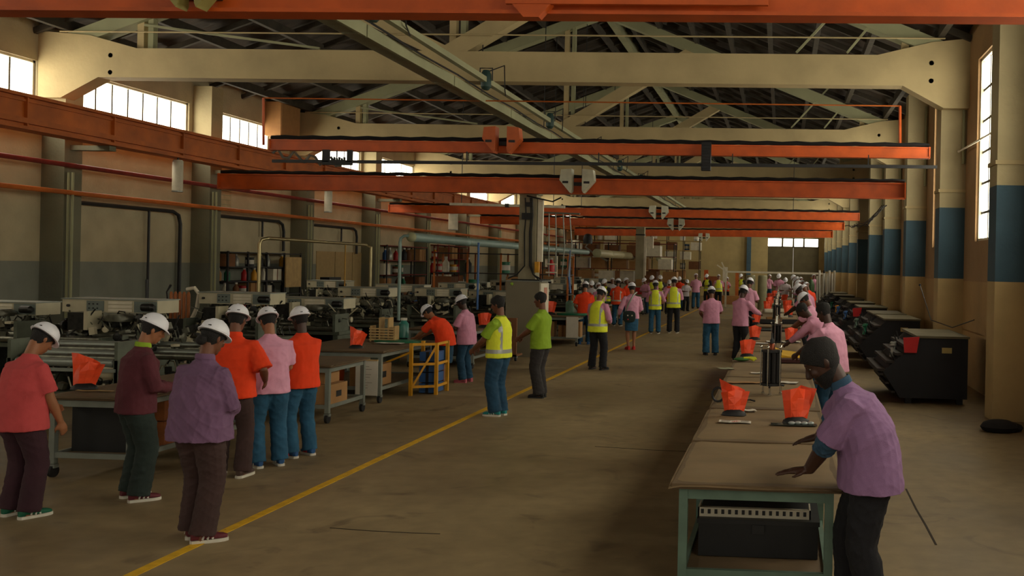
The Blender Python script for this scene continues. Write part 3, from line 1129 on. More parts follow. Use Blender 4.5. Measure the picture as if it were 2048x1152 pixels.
        link('hi_vis_vest', vm, root)
    # ---- shoes
    for sd in (-1, 1):
        F = ft[sd]
        yw = Matrix.Rotation(math.radians(pose.get('toe', 8)) * -sd, 3, 'Z')
        C = V((F.x, F.y - .02, 0))

        def rr(y, w_, h, z0=0.022, e=2.6):
            return [C + yw @ v for v in sring(V((0, y, z0 + h / 2)), V((w_, 0, 0)), V((0, 0, h / 2)), 12, e)]
        mb = MB()
        mb.loft([rr(-.078, .022, .06), rr(-.066, .034, .075), rr(-.03, .040, .080), rr(.02, .040, .076), (rr(.06, .044, .060)), rr(.11, .048, .046), rr(.155, .042, .038), rr(.182, .022, .026)])
        shoe = part('shoe', scaled(mb), fit['shoe'], root)
        mb = MB()
        prs = [(-.084, .018), (-.07, .037), (0, .043), (.06, .048), (.12, .052), (.165, .042), (.190, .02)]
        outl = [(-x, y) for y, x in prs] + [(x, y) for y, x in reversed(prs)]
        mb.loft([[C + yw @ V((x * 1.0, y, z)) for x, y in outl] for z in (.0, .026)])
        part('sole', scaled(mb), fit.get('sole', m_sole), shoe)
        if fit.get('stripe') and lod <= 1:
            mb = MB()
            for q in range(3):
                for s3 in (-1, 1):
                    mb.beam(C + yw @ V((s3 * .046, .0 + q * .035, .032)), C + yw @ V((s3 * .022, .03 + q * .035, .088 - q * .012)), .010, .012)
            part('shoe_stripe', scaled(mb), fit['stripe'], shoe)
    # ---- hair
    mb = MB()
    g = 1.0
    rows = [(-.075, 1.06, 1.06), (-.04, 1.08, 1.07), (0, 1.09, 1.085), (.04, 1.09, 1.085), (.075, 1.10, 1.09), (.10, 1.13, 1.12), (.119, 1.25, 1.22), (.135, .9, .9)]
    hrow = []
    for z, a, b in rows:
        rx = np.interp(z, [q[0] for q in HEADROWS], [q[1] for q in HEADROWS]) * a + .004
        ry = np.interp(z, [q[0] for q in HEADROWS], [q[2] for q in HEADROWS]) * b + .004
        of = np.interp(z, [q[0] for q in HEADROWS], [q[3] for q in HEADROWS])
        hrow.append((z, float(rx), float(ry), float(of)))
    n = 24
    vs = []
    for z, rx, ry, of in hrow:
        for j in range(n):
            t_ = 2 * PI * j / n
            x, y = rx * math.cos(t_), ry * math.sin(t_)
            front = (y / ry + 1) / 2
            lowz = -.085 + .145 * (front ** 1.3)
            zz = max(z, lowz) if z < .06 else z
            q_ = 1 + .025 * math.sin(13 * t_ + z * 90)
            vs.append(hc + HR @ V((x * q_, (y * q_) + of, zz)))
    fs = []
    for a in range(len(hrow) - 1):
        for j in range(n):
            j2 = (j + 1) % n
            fs.append((a * n + j, a * n + j2, (a + 1) * n + j2, (a + 1) * n + j))
    fs.append(tuple((len(hrow) - 1) * n + j for j in range(n)))
    fs.append(tuple(range(n - 1, -1, -1)))
    mb.add(vs, fs)
    if fit.get('bun'):
        mb.ell(hc + HR @ V((0, -.105, -.05)), (.045, .04, .045), HR, 12)
    if fit.get('beard'):
        b_ = MB()
        b_.loft([sring(hc + HR @ V((0, off - .002, z)), HR @ V((rx + .006, 0, 0)), HR @ V((0, ry * .985 + .004, 0)), 18, 2.1) for z, rx, ry, off in [(-.136, .024, .028, .05)] + HEADROWS[1:4]])
        part('beard', scaled(b_), m_hair, root)
    if not (hat and lod == 3):
        part('hair', scaled(mb), m_hair, root)
    # ---- eyes
    if lod <= 1:
        for sd in (-1, 1):
            mb = MB()
            mb.ell(hc + HR @ V((sd * .031, .0765, .002)), (.012, .010, .0075), HR, 10, 0)
            mb.ell(hc + HR @ V((sd * .031, .0845, .002)), (.006, .006, .006), HR, 8, 1)
            part('eye', scaled(mb), [m_eye, m_iris], root)
    # ---- hard hat
    if hat:
        hz = .045
        tilt = HR @ Matrix.Rotation(-.10, 3, 'X')
        hcn = hc + HR @ V((0, -.006, hz))
        mb = MB()
        nu, nv = (28, 9) if lod < 3 else (16, 5)
        rings = []

        def hp_(r, z, t_):
            x, y = .102 * r * math.cos(t_), .126 * r * math.sin(t_)
            rib = 0
            for c0 in (-.035, 0, .035):
                rib += .0055 * math.exp(-((x - c0) / .008) ** 2)
            return x, y, z + (rib if r < .92 else 0)
        for i in range(nv):
            ph = (PI / 2) * i / nv
            rings.append([hcn + tilt @ V(hp_(math.cos(ph) if i else 1, .108 * math.sin(ph), 2 * PI * j / nu)) for j in range(nu)])
        rings.append([hcn + tilt @ V((.004 * math.cos(2 * PI * j / nu), .004 * math.sin(2 * PI * j / nu), .113)) for j in range(nu)])
        brim = []
        for dr, dz in ((-.012, -.012), (.0, -.014), (1, -.012), (1.02, -.006), (0.05, .004)):
            ring = []
            for j in range(nu):
                t_ = 2 * PI * j / nu
                fr_ = max(0, math.sin(t_))
                ext = (.010 + .028 * fr_ ** 1.5) * dr if dr > .03 else dr
                x, y = (.102 + ext) * math.cos(t_), (.126 + ext) * math.sin(t_)
                drop = -.016 * fr_ ** 2 * (1 if dr > .5 else .2)
                ring.append(hcn + tilt @ V((x, y, dz + drop)))
            brim.append(ring)
        mb.loft(brim + rings)
        hh = part('hard_hat', scaled(mb), m_hatw, root, smooth=True)
        if lod <= 1:
            for sx in (-.045, .045):
                mb = MB()
                a_ = math.asin(sx / .102)
                y_ = -.126 * math.cos(a_) - .002
                mb.box(hcn + tilt @ V((sx, y_ + .003, .018)), (.030, .008, .007), tilt)
                part('strap_slot', scaled(mb), m_black, hh, smooth=False)
            part('chin_band', scaled(MB().loft([sring(hcn + tilt @ V((0, 0, z)), tilt @ V((.096, 0, 0)), tilt @ V((0, .118, 0)), 20, 2) for z in (-.022, -.004)])), m_black, hh)
    root['scale_used'] = k
    del root['scale_used']
    return root, sp, K, k


F_ = {}
def fb(n, *a, **kw):
    F_[n] = fabric(n, *a, **kw)
    return F_[n]


c_pink = fb('pink_cotton', (208, 144, 172))
c_pinkl = fb('light_pink_cotton', (226, 162, 190))
c_red = fb('coral_polo_cloth', (200, 76, 78))
c_or = fb('orange_polo_cloth', (240, 66, 18))
c_mar = fb('maroon_knit', (92, 40, 50), .15)
c_pur = fb('purple_jacket_cloth', (118, 86, 118), .15)
c_mau = fb('mauve_knit', (146, 110, 152), .12)
c_lime = fb('lime_cotton', (140, 172, 40))
c_vest = fb('hi_vis_yellow', (232, 240, 60), .05)
c_vesto = fb('hi_vis_orange', (232, 76, 30), .05)
m_reflect = mat('reflective_tape', (170, 172, 166), .35, .3, var=.05)
c_jean = fb('blue_denim', (40, 88, 118), .22)
c_jeand = fb('dark_denim', (28, 66, 92), .22)
c_brown = fb('brown_trouser', (64, 44, 42), .15)
c_plum = fb('plum_trouser', (58, 30, 40), .15)
c_green = fb('dark_green_trouser', (38, 50, 46), .15)
c_blk = fb('black_trouser', (24, 24, 30), .15)
c_char = fb('charcoal_trouser', (48, 44, 44), .15)
c_denimb = fb('denim_shirt', (52, 84, 112), .2)
s_green, s_red, s_blue, s_teal = (mat('%s_shoe' % n, c, .7) for n, c in (('green', (14, 92, 66)), ('maroon', (96, 30, 40)), ('blue', (30, 78, 130)), ('teal', (24, 130, 132))))
s_blk, s_brn, s_bei, s_pnk, s_rd = (mat('%s_shoe' % n, c, .6) for n, c in (('black', (18, 18, 20)), ('brown', (70, 50, 42)), ('beige', (196, 176, 142)), ('pink', (190, 96, 110)), ('red', (190, 44, 40))))
m_tongue = mat('white_stripe', (214, 210, 200), .6)

HOLD = dict(rw=(.12, .27, 1.10), lw=(-.12, .27, 1.10), rp=(.7, -.8, -.6), lp=(-.7, -.8, -.6))
CLASP = dict(rw=(.07, .25, 1.00), lw=(-.07, .24, .98), rp=(.8, -.7, -.4), lp=(-.8, -.7, -.4))
HANG = dict(rw=(.24, .05, .82), lw=(-.24, .05, .82))


def P_(a, **kw):
    d = dict(a)
    d.update(kw)
    return d


# the row of seven at the left
person('person in coral red polo and hard hat at the left edge', (44, 1032), 645, -18, P_(CLASP, lean=9, hp=38, hy=-.5, rw=(.20, .20, .82), rp=(.6, -1, 0), hem=-.14),
       dict(shirt=c_red, lower=c_plum, shoe=s_green, stripe=m_tongue, skin=0, fat=1.15, loose=1.1, legw=1.1), 1)
person('person in maroon sweater with green collar and dark green trousers', (272, 998), 626, -38, P_(HOLD, lean=7, hp=24, hem=-.10, rw=(.08, .28, 1.06), lw=(-.06, .28, 1.06)),
       dict(shirt=c_mar, sleeve='long', lower=c_green, shoe=s_red, stripe=m_tongue, skin=0, collar=c_lime, loose=1.08, fat=1.02, legw=1.15), 1)
person('person in purple jacket and brown trousers with their back turned, on the yellow line', (398, 1078), 638, -14, P_(CLASP, lean=5, hp=22, hem=-.12, rw=(.10, .24, 1.02), lw=(-.12, .22, 1.0), rf=(.10, -.05), lf=(-.09, .03), toe=40),
       dict(shirt=c_pur, sleeve='long', lower=c_brown, shoe=s_red, stripe=m_tongue, skin=1, loose=1.16, collar=c_pur, wrinkle=1.7, bun=True, legw=1.15, fat=1.22), 0)
person('person in orange polo and brown trousers right behind the purple jacket', (462, 953), 608, 8, P_(HOLD, lean=4, hp=14, rw=(.26, .16, .98), lw=(-.2, .2, 1.0)),
       dict(shirt=c_or, lower=c_brown, shoe=s_brn, skin=1, loose=1.12, sleeve='elbow', collar=c_or, fat=1.05), 1)
person('person in light pink polo and jeans between the two orange shirts', (536, 932), 613, 48, P_(CLASP, lean=6, hp=20, lw=(-.16, .20, .90), rw=(.1, .24, .95)),
       dict(shirt=c_pinkl, lower=c_jean, shoe=s_blue, stripe=m_tongue, skin=0, loose=1.06, legw=1.05), 1)
person('person in orange shirt and blue jeans with folded arms', (600, 912), 612, 62, P_(HOLD, lean=2, hp=10, rw=(-.02, .24, 1.10), lw=(.02, .26, 1.08)),
       dict(shirt=c_or, lower=c_jean, shoe=s_blue, stripe=s_rd, skin=2, loose=1.08), 1)
# middle distance, left of the aisle
person('person in orange top and navy skirt bending over the bench', (880, 776), 609, 76, P_(HANG, lean=40, hp=42, rw=(.14, .60, .92), lw=(-.10, .56, .92), rp=(.5, -.4, -.8), lp=(-.5, -.4, -.8), lh=(.1, .9, -.35), rh=(.0, .9, -.35), hem=-.08, rf=(.07, -.02), lf=(-.07, .04)),
       dict(shirt=c_or, lower=c_jeand, legs='skirt', shoe=s_bei, sole=s_bei, skin=0, fat=1.12, loose=1.05), 1)
person('person in pink polo and jeans behind the bending orange one', (930, 764), 589, 78, P_(HOLD, lean=8, hp=20, lw=(-.10, .34, 1.06), rw=(.10, .36, 1.06), hem=-.16),
       dict(shirt=c_pink, lower=c_jeand, shoe=s_pnk, sole=s_pnk, skin=2, fat=1.12, loose=1.08), 1)
person('bareheaded person in yellow vest over lime shirt clasping hands', (996, 831), 590, 74, P_(CLASP, lean=-2, hp=12, lw=(-.16, .33, .97), rw=(-.02, .36, .97), lp=(-.8, -.8, -.3), hem=-.06, rf=(.07, .0), lf=(-.08, .02)),
       dict(shirt=c_lime, vest=c_vest, lower=c_jeand, shoe=s_teal, stripe=m_tongue, skin=1, hat=False, fat=1.0, loose=.98, legw=1.1), 1)
person('bareheaded person in lime t-shirt and charcoal trousers beside the concrete pillar', (1080, 795), 583, 76, P_(CLASP, lean=-2, hp=6, lw=(-.12, .34, 1.0), rw=(.0, .36, 1.0), lp=(-.8, -.8, -.3), rf=(.06, .02), lf=(-.07, 0)),
       dict(shirt=c_lime, lower=c_char, shoe=s_blk, sole=s_blk, skin=1, hat=False, loose=1.05, legw=1.1), 1)
# aisle
person('person in orange polo at the bench right of the pillar', (1168, 688), 562, 10, P_(HANG, lean=4, hp=20, lw=(-.22, .2, .96)),
       dict(shirt=c_or, lower=c_jeand, shoe=s_blue, sole=s_blue, skin=0, loose=1.1), 2)
person('person in yellow vest over pink shirt standing at the yellow line with legs apart', (1194, 739), 572, -22, P_(HOLD, lean=4, hp=26, rw=(.16, .22, 1.0), lw=(-.1, .26, 1.0), rf=(.15, 0), lf=(-.13, 0)),
       dict(shirt=c_pink, vest=c_vest, sleeve='long', lower=c_blk, shoe=s_blk, sole=s_blk, skin=1), 1)
person('person in pink shirt and denim skirt carrying a dark shoulder bag', (1262, 699), 564, 22, P_(HANG, lean=2, hp=8, lw=(-.30, .16, .92), rw=(.16, .2, .98), rf=(.07, 0), lf=(-.08, 0)),
       dict(shirt=c_pinkl, lower=c_jean, legs='skirt', sleeve='long', shoe=s_rd, sole=s_rd, skin=0), 1)
person('person in orange vest and jeans behind the one with the bag', (1234, 652), 556, 0, HOLD, dict(shirt=c_or, lower=c_jean, shoe=s_blk, vest=c_vesto, skin=1, loose=1.1), 2)
person('person in yellow vest and blue jeans, left of the pair talking in the aisle', (1309, 667), 560, 8, P_(HOLD, rw=(.22, .2, 1.0)), dict(shirt=c_pink, vest=c_vest, sleeve='long', lower=c_jean, shoe=s_blk, skin=2), 2)
person('person in yellow vest and black trousers, right of the pair talking in the aisle', (1346, 666), 553, 4, P_(HOLD, lw=(-.28, .18, 1.0)), dict(shirt=c_pink, vest=c_vest, sleeve='long', lower=c_blk, shoe=s_blk, skin=1, fat=1.05), 2)
person('person in pink polo and jeans alone in the right half of the aisle', (1421, 710), 572, 12, P_(HOLD, lw=(-.2, .2, .98), hp=14), dict(shirt=c_pink, lower=c_jean, shoe=s_blk, sole=s_blk, skin=1, loose=1.12, fat=1.05, legw=1.1), 1)
# bench row, left side
person('person in pink long sleeved shirt reaching across the bench row from the left', world=(-.92, 21.9), feet=(1505, 668), top=570, face=-32,
       pose=P_(HOLD, lean=6, hp=20, rw=(.26, .44, 1.10), lw=(.0, .36, 1.02)), fit=dict(shirt=c_pink, sleeve='long', lower=c_blk, shoe=s_blk, skin=2, fat=1.05), lod=2)
person('person in pink shirt second along the left of the bench row', world=(-.98, 28.7), feet=(1519, 610), top=555, face=-20,
       pose=P_(HOLD, hp=20), fit=dict(shirt=c_pinkl, lower=c_blk, shoe=s_blk, skin=1, fat=1.1), lod=2)

# near right: the leaning man at the closest bench
mk = 1.025
person('bareheaded person in mauve sweater leaning on the nearest bench', world=(.50, 5.86), k=mk, face=90, lod=0, seed=5,
       pose=dict(lean=25, hp=36, lw=(.04, .33, .84), rw=(.60, .22, .985), lp=(-.6, .0, .1), rp=(.6, -.2, .1), lh=(.10, .95, -.10), ln=(0, -.05, -1), rh=(.3, .9, -.3), rn=(0, -.3, -1),
                 curl=.12, spread=.9, hem=-.12, rf=(.14, .04), lf=(-.12, -.10)),
       fit=dict(shirt=c_mau, sleeve='elbow', collar=c_denimb, cuffs=c_denimb, lower=c_blk, shoe=s_blk, skin=2, hat=False, loose=1.12, fat=1.22, legw=1.12, wrinkle=1.2, beard=True, head=1.1, arm=1.25))
person('bareheaded person in pink shirt at the bench row behind the leaning one', world=(.68, 12.6), k=.99, face=52, lod=1,
       pose=P_(HOLD, lean=12, hp=22, rw=(.05, .40, 1.06), lw=(-.16, .46, 1.02)), fit=dict(shirt=c_pinkl, lower=c_jeand, shoe=s_blk, skin=2, hat=False, loose=1.12, fat=1.1))
person('person in white hard hat and pale pink shirt leaning over the bench row', world=(.66, 18.6), k=1.0, face=66, lod=2,
       pose=P_(HOLD, lean=22, hp=40, rw=(.05, .5, .95), lw=(-.1, .5, .95)), fit=dict(shirt=c_pinkl, lower=c_jeand, shoe=s_blk, skin=1))
person('person in white hard hat and pink shirt bent low over parts on the bench row', world=(.62, 15.9), k=.97, face=74, lod=2,
       pose=P_(HOLD, lean=30, hp=46, rw=(.05, .5, .95), lw=(-.12, .5, .93)), fit=dict(shirt=c_pink, sleeve='long', lower=c_jeand, shoe=s_blk, skin=2, hat=False))
person('person in white hard hat peering down at the middle of the bench row', world=(.66, 24.5), k=1.04, face=70, lod=2,
       pose=P_(HOLD, lean=20, hp=40, rw=(.05, .5, .95), lw=(-.1, .5, .95)), fit=dict(shirt=c_pink, lower=c_blk, shoe=s_blk, skin=2))

# ---- distant figures: six kinds built once, then placed one by one
far_protos = {}
def far(kind):
    if kind in far_protos:
        return far_protos[kind]
    spec = dict(
        pink=dict(shirt=c_pink, lower=c_jeand), pinkj=dict(shirt=c_pinkl, lower=c_jean), vest=dict(shirt=c_pink, vest=c_vest, sleeve='long', lower=c_blk),
        vestd=dict(shirt=c_char, vest=c_vest, sleeve='long', lower=c_blk), orange=dict(shirt=c_or, lower=c_jeand), ovest=dict(shirt=c_pinkl, vest=c_vesto, lower=c_blk), white=dict(shirt=fabric('pale_shirt', (196, 186, 190)), lower=c_blk))[kind]
    spec.update(shoe=s_blk, sole=s_blk, skin=1)
    far_protos[kind] = spec
    return spec


protos = {}
def place_far(kind, x, y, k, face, label, lean=6):
    key = (kind, lean)
    if key not in protos:
        r, _, _, _ = person(label, world=(x, y), k=1.0, face=face, lod=3, pose=P_(HOLD, lean=lean, hp=18 + lean, hem=-.12), fit=far(kind), group='people far down the hall')
        protos[key] = r
    else:
        r = dup(protos[key], label, (x, y, 0), math.radians(face), 'people far down the hall')
    r.scale = (k, k, k)
    return r


def far_px(kind, fx, fy, ty, face, label, lean=6):
    g = pt(fx, fy, Z=0)
    zt = pt(fx, ty, Y=g.y).z
    place_far(kind, g.x, g.y, min(1.12, max(.88, zt / 1.76)), face, label, lean)


far_px('pinkj', 1391, 617, 547, 10, 'person in pink and jeans facing away left of the three far vests')
far_px('vestd', 1414, 610, 548, 160, 'person in yellow vest over dark clothes beside the far brick coloured boards')
far_px('vest', 1436, 611, 549, 0, 'person in yellow vest with back turned, middle of the far aisle')
far_px('ovest', 1452, 606, 554, -20, 'person in orange vest right of the far yellow vest')
far_px('vestd', 1483, 607, 548, 150, 'person in yellow vest standing alone before the far green column')
far_px('vest', 1527, 606, 551, -25, 'person in yellow vest just left of the far end of the bench row')
far_px('pink', 1537, 602, 549, -25, 'person in pink at the far left end of the bench row')
far_px('pink', 1628, 612, 548, 20, 'person in pink standing upright at the far right of the bench row')
for k, (x, y, kd, s, fc) in enumerate(((.85, 28.5, 'pink', .98, 60), (.95, 31.5, 'orange', 1.0, 40), (.8, 34, 'pink', 1.02, 75), (.95, 37, 'white', 1.0, 50), (.8, 39.5, 'vest', 1.05, 80),
                                       (1.0, 43, 'orange', 1.04, 40), (.8, 46.5, 'pink', 1.08, 85), (1.0, 50, 'vest', 1.02, 60), (.2, 47.0, 'white', 1.0, 180), (-.1, 51, 'pink', 1.1, 170))):
    place_far(kd, x, y, s, fc, '%s hard hat, %s worker from the front in the far bench crowd' % ({'pink': 'pink shirt and', 'orange': 'orange shirt and', 'white': 'pale shirt and', 'vest': 'yellow vest and'}[kd], ORD[k]), lean=16)
for k, (px_, py_, ty_, kd, fc) in enumerate(((1197, 656, 569, 'vest', 30), (1181, 645, 561, 'white', 200), (1255, 640, 556, 'orange', 60), (1224, 630, 556, 'white', 20), (1304, 625, 551, 'vest', 170), (1318, 622, 550, 'vestd', 200),
                                             (1337, 628, 562, 'ovest', 190), (1371, 622, 560, 'white', 210), (1210, 640, 558, 'vestd', 160), (1358, 620, 553, 'orange', 180), (1290, 628, 556, 'pink', 150))):
    far_px(kd, px_, py_, ty_, fc, 'person in %s, %s of the crowd behind the aisle vests' % ({'vest': 'yellow vest over pink', 'white': 'pale shirt', 'orange': 'orange shirt', 'vestd': 'yellow vest over dark sleeves', 'ovest': 'orange vest', 'pink': 'pink shirt'}[kd], ORD[k]))

# ------------------------------------------------------------------ concrete pillars in the middle of the hall
m_pill = mat('bare_concrete', (150, 142, 116), .85, var=.15, scale=3, bump=.4, bscale=20)
m_plinth = mat('grey_cabinet_paint', (126, 118, 98), .7, var=.08, scale=2)
m_wire = mat('cable_black', (22, 22, 22), .6)
m_card = mat('cardboard', (164, 122, 76), .85, var=.1)
m_cardd = mat('dark_cardboard', (120, 78, 46), .85, var=.15)
m_kraft = mat('kraft_paper', (128, 106, 74), .8, var=.16, scale=2.5, bump=.3, bscale=5)
m_kraft2 = mat('brown_board_top', (104, 84, 58), .75, var=.16, scale=2.5, bump=.2, bscale=5)
m_white = mat('white_paper', (214, 208, 194), .7, var=.05)
m_teal = mat('pale_green_steel', (98, 122, 108), .5, .2, var=.14, scale=8)
m_galv = mat('galvanised_steel', (138, 144, 136), .45, .5, var=.12)
m_wood = mat('pale_wood', (190, 158, 104), .7, var=.15)
m_yel = mat('yellow_paint', (214, 152, 20), .5, var=.15)
m_red2 = mat('red_plastic', (190, 24, 26), .4, var=.1)
m_flag = mat('orange_sheet', (246, 82, 40), .5, var=.12, scale=9, bump=.3, bscale=14)
m_grn = mat('green_plastic', (16, 104, 70), .4)
m_blue = mat('blue_plastic', (48, 92, 150), .4)
m_rubber = mat('black_rubber', (22, 20, 20), .8)

pp = pt(1045, 714, Z=0)
PXX, PYY = pp.x, pp.y
t = thing('concrete_pillar', 'concrete pillar in the middle of the hall with cables, standing on a grey cabinet base', 'pillar', (PXX, PYY, 0))
ztop = pt(1045, 386, Y=PYY).z
part('shaft', MB().b2(-.20, .20, .2, .6, 1.75, ztop), m_pill, t, smooth=False)
part('cap', MB().b2(-.22, .24, .18, .62, ztop - .02, ztop + .05), m_pill, t, smooth=False)
part('base_plate', MB().b2(-.33, .33, .1, .7, 1.74, 1.79), m_rubber, t, smooth=False)
mb = MB()
for x, a in ((-.06, -.35), (.06, .3), (.10, .2)):
    part('cable', MB().tube([(x, .17, ztop - .1), (x + .04, .12, ztop - .5), (x, .17, ztop - .9), (x + .02, .16, 2.1), (x + a * .4, .12, 1.9), (x + a, .1, 1.80)], .016, 6), m_wire, t)
part('cable', MB().tube([(-.02, .17, ztop - .05), (.3, .1, ztop - .12), (.6, .1, ztop - .18), (.8, .1, ztop - .08)], .018, 6), m_wire, t)
part('cable_tray', MB().b2(.22, .34, .25, .35, 2.2, ztop - .1), m_lampw, t, smooth=False)
part('junction_box', MB().b2(-.12, .10, .12, .2, ztop - .6, ztop - .45), m_black, t, smooth=False)
part('junction_box', MB().b2(-.04, .12, .12, .2, ztop - .3, ztop - .2), m_black, t, smooth=False)
part('fuse_box', MB().b2(.2, .3, .14, .22, 1.95, 2.2), m_yel, t, smooth=False)
t = thing('grey_cabinet', 'tall grey cabinet that the front concrete pillar rises from', 'cabinet', (PXX, PYY, 0))
part('cabinet_body', MB().b2(-.42, .36, 0, .8, 0, 1.74), m_plinth, t, smooth=False)
part('side_door', MB().b2(.36, .39, .03, .77, .05, 1.70), m_lampw, t, smooth=False)
part('green_button', MB().lathe([(.035, 0), (.035, -.02), (.02, -.03)], (-.28, 0, 1.68), 'Y', 12), mat('green_lamp', (150, 190, 60), .4), t)
part('top_plate', MB().b2(-.44, .42, -.02, .82, 1.74, 1.76), m_galv, t, smooth=False)
part('pink_poster', MB().b2(.392, .395, .3, .6, 1.3, 1.6), mat('pink_poster_paper', (190, 130, 110), .7), t, smooth=False)
# small white ladder bracket beside it
t = thing('hanging_frame', 'thin grey frame of rods hanging right of the front pillar', 'frame', (PXX + .3, PYY + 1.0, 0))
zt_ = pt(1090, 425, Y=PYY + 1).z
part('top_bar', MB().tube([(-.2, 0, zt_), (.75, 0, zt_ - .02)], .022, 8), m_galv, t)
for k, x in enumerate((.0, .16, .34, .5)):
    part('drop_rod', MB().tube([(x, 0, zt_), (x + .02 * k, .05, 2.6), (x - .01 * k, .1, 1.85)], .014, 6), m_galv, t)
for z in (2.15, 1.95):
    part('rung', MB().tube([(-.05, 0, z), (.22, 0, z)], .02, 6), m_lampw, t)
part('side_rail', MB().tube([(.22, 0, 1.85), (.22, 0, 2.35)], .014, 6), m_lampw, t)
o = part('air_hose', MB().tube([(PXX + .75, PYY + 1.4, 2.5), (PXX + .72, PYY + 1.4, 1.9), (PXX + .78, PYY + 1.35, 1.45)], [.02, .035, .02], 8), m_blue)
tag(o, 'blue air hose hanging right of the front pillar', 'hose')
o = part('blue_post', MB().tube([(pt(957, 500, Y=21).x, 21, 2.6), (pt(957, 500, Y=21).x, 21, 1.1)], .025, 8), m_blue)
tag(o, 'thin blue post left of the front pillar in front of the orange rack', 'post')

pp = pt(1277, 622, Z=0)
t = thing('concrete_pillar', 'second concrete pillar farther back with papers and a white box', 'pillar', (pp.x, pp.y, 0))
zt_ = pt(1277, 454, Y=pp.y).z
part('shaft', MB().b2(-.2, .2, 0, .4, 0, zt_), m_pill, t, smooth=False)
part('cap', MB().b2(-.22, .22, -.02, .42, zt_ - .4, zt_ - .34), m_dark, t, smooth=False)
part('cable_tray', MB().b2(.2, .3, 0, .1, 1.7, zt_ - .5), m_lampw, t, smooth=False)
part('wall_box', MB().b2(.3, .62, .05, .3, zt_ - 1.0, zt_ - .45), m_lampw, t, smooth=False)
for z in (1.2, .8):
    part('poster', MB().b2(-.16, .14, -.02, 0, z, z + .32), m_card if z > 1 else m_red2, t, smooth=False)
t = thing('exhaust_arm', 'black jointed exhaust arm hanging left of the second pillar', 'arm', (pp.x - 1.9, pp.y - 3, 0))
part('hood', MB().lathe([(.05, 3.55), (.16, 3.5), (.22, 3.3), (.2, 3.1)], seg=14), m_black, t)
part('arm_tube', MB().tube([(0, 0, 3.1), (-.1, 0, 2.95), (.25, 0, 2.7), (.9, 0, 2.35)], .04, 8), m_steel, t)

# ------------------------------------------------------------------ benches
def caster(p, t, r=.06):
    c = part('caster', MB().lathe([(r * .5, -.022), (r, -.018), (r, .018), (r * .5, .022)], (p[0], p[1], r), 'X', 14), m_rubber, t)
    part('caster_fork', MB().b2(p[0] - .035, p[0] + .035, p[1] - .03, p[1] + .03, r * 1.5, r * 2.1).b2(p[0] - .04, p[0] - .028, p[1] - .02, p[1] + .02, r * .8, r * 1.8), m_galv, c, smooth=False)


def bench(x0, x1, y0, y1, label, leg=m_teal, top=m_kraft, h=.80, under=None, name='work_bench', over=.07, cast=False, shelf=True, group='benches of the right hand row', sheet=True, lw=.055):
    t = thing(name, label, 'bench', ((x0 + x1) / 2, y0, 0), 0, group)
    w, d = (x1 - x0) / 2 - over, y1 - y0
    part('table_top', MB().b2(-w - over, w + over, 0.0, d - .02, h - .045, h - .012), m_kraft2, t, smooth=False)
    if sheet:
        rs = random.Random(int(y0 * 13))
        mb = MB()
        nx, ny = 14, 10
        vs = []
        for j in range(ny + 1):
            for i in range(nx + 1):
                fx, fy = i / nx, j / ny
                zz = h - .006 + .003 * math.sin(fx * 9 + y0) * math.cos(fy * 7) + rs.uniform(-.001, .001)
                if i in (0, nx):
                    zz -= .014
                vs.append((-(w + over + .02) + fx * 2 * (w + over + .02), .0 - .03 + fy * (d - .015), zz - (.02 if j == 0 else 0)))
        for j in range(ny):
            for i in range(nx):
                a = j * (nx + 1) + i
                mb.f.append((a, a + 1, a + nx + 2, a + nx + 1))
                mb.m.append(0)
        mb.v = vs
        part('kraft_sheet', mb, top, t, smooth=True)
    z0 = .13 if cast else 0
    for sx in (-1, 1):
        for y in (.06, d - .1):
            part('leg', MB().b2(sx * w - lw / 2, sx * w + lw / 2, y - lw / 2, y + lw / 2, z0, h - .05), leg, t, smooth=False)
            if cast:
                caster((sx * w, y), t)
    for y in (.06, d - .1):
        part('top_rail', MB().b2(-w, w, y - .02, y + .02, h - .115, h - .055), leg, t, smooth=False)
        part('low_rail', MB().b2(-w, w, y - .018, y + .018, .19, .24), leg, t, smooth=False)
    for sx in (-1, 1):
        part('side_rail', MB().b2(sx * w - .018, sx * w + .018, .06, d - .1, .19, .24), leg, t, smooth=False)
        part('side_rail', MB().b2(sx * w - .018, sx * w + .018, .06, d - .1, h - .11, h - .06), leg, t, smooth=False)
    if shelf:
        part('lower_shelf', MB().b2(-w, w, .08, d - .12, .20, .215), under or m_kraft2, t, smooth=False)
    return t


BX0, BX1 = -.66, .40
rows = [(5.95, 7.40), (7.46, 9.15), (9.22, 11.86), (11.92, 13.7), (13.76, 15.5), (15.56, 17.4), (17.46, 20.6), (22.4, 25.0), (25.6, 28.4), (29, 32), (33, 36), (37, 41), (42, 46)]
for k, (a, b) in enumerate(rows):
    xo = 0 if k < 7 else .08
    bench(BX0 + xo, BX1 + xo, a, b, '%s bench of the long row on the right, counting from the camera' % ORD[k] if k else 'nearest bench with pale green steel frame and brown paper top', leg=m_teal if k < 3 else m_galv)
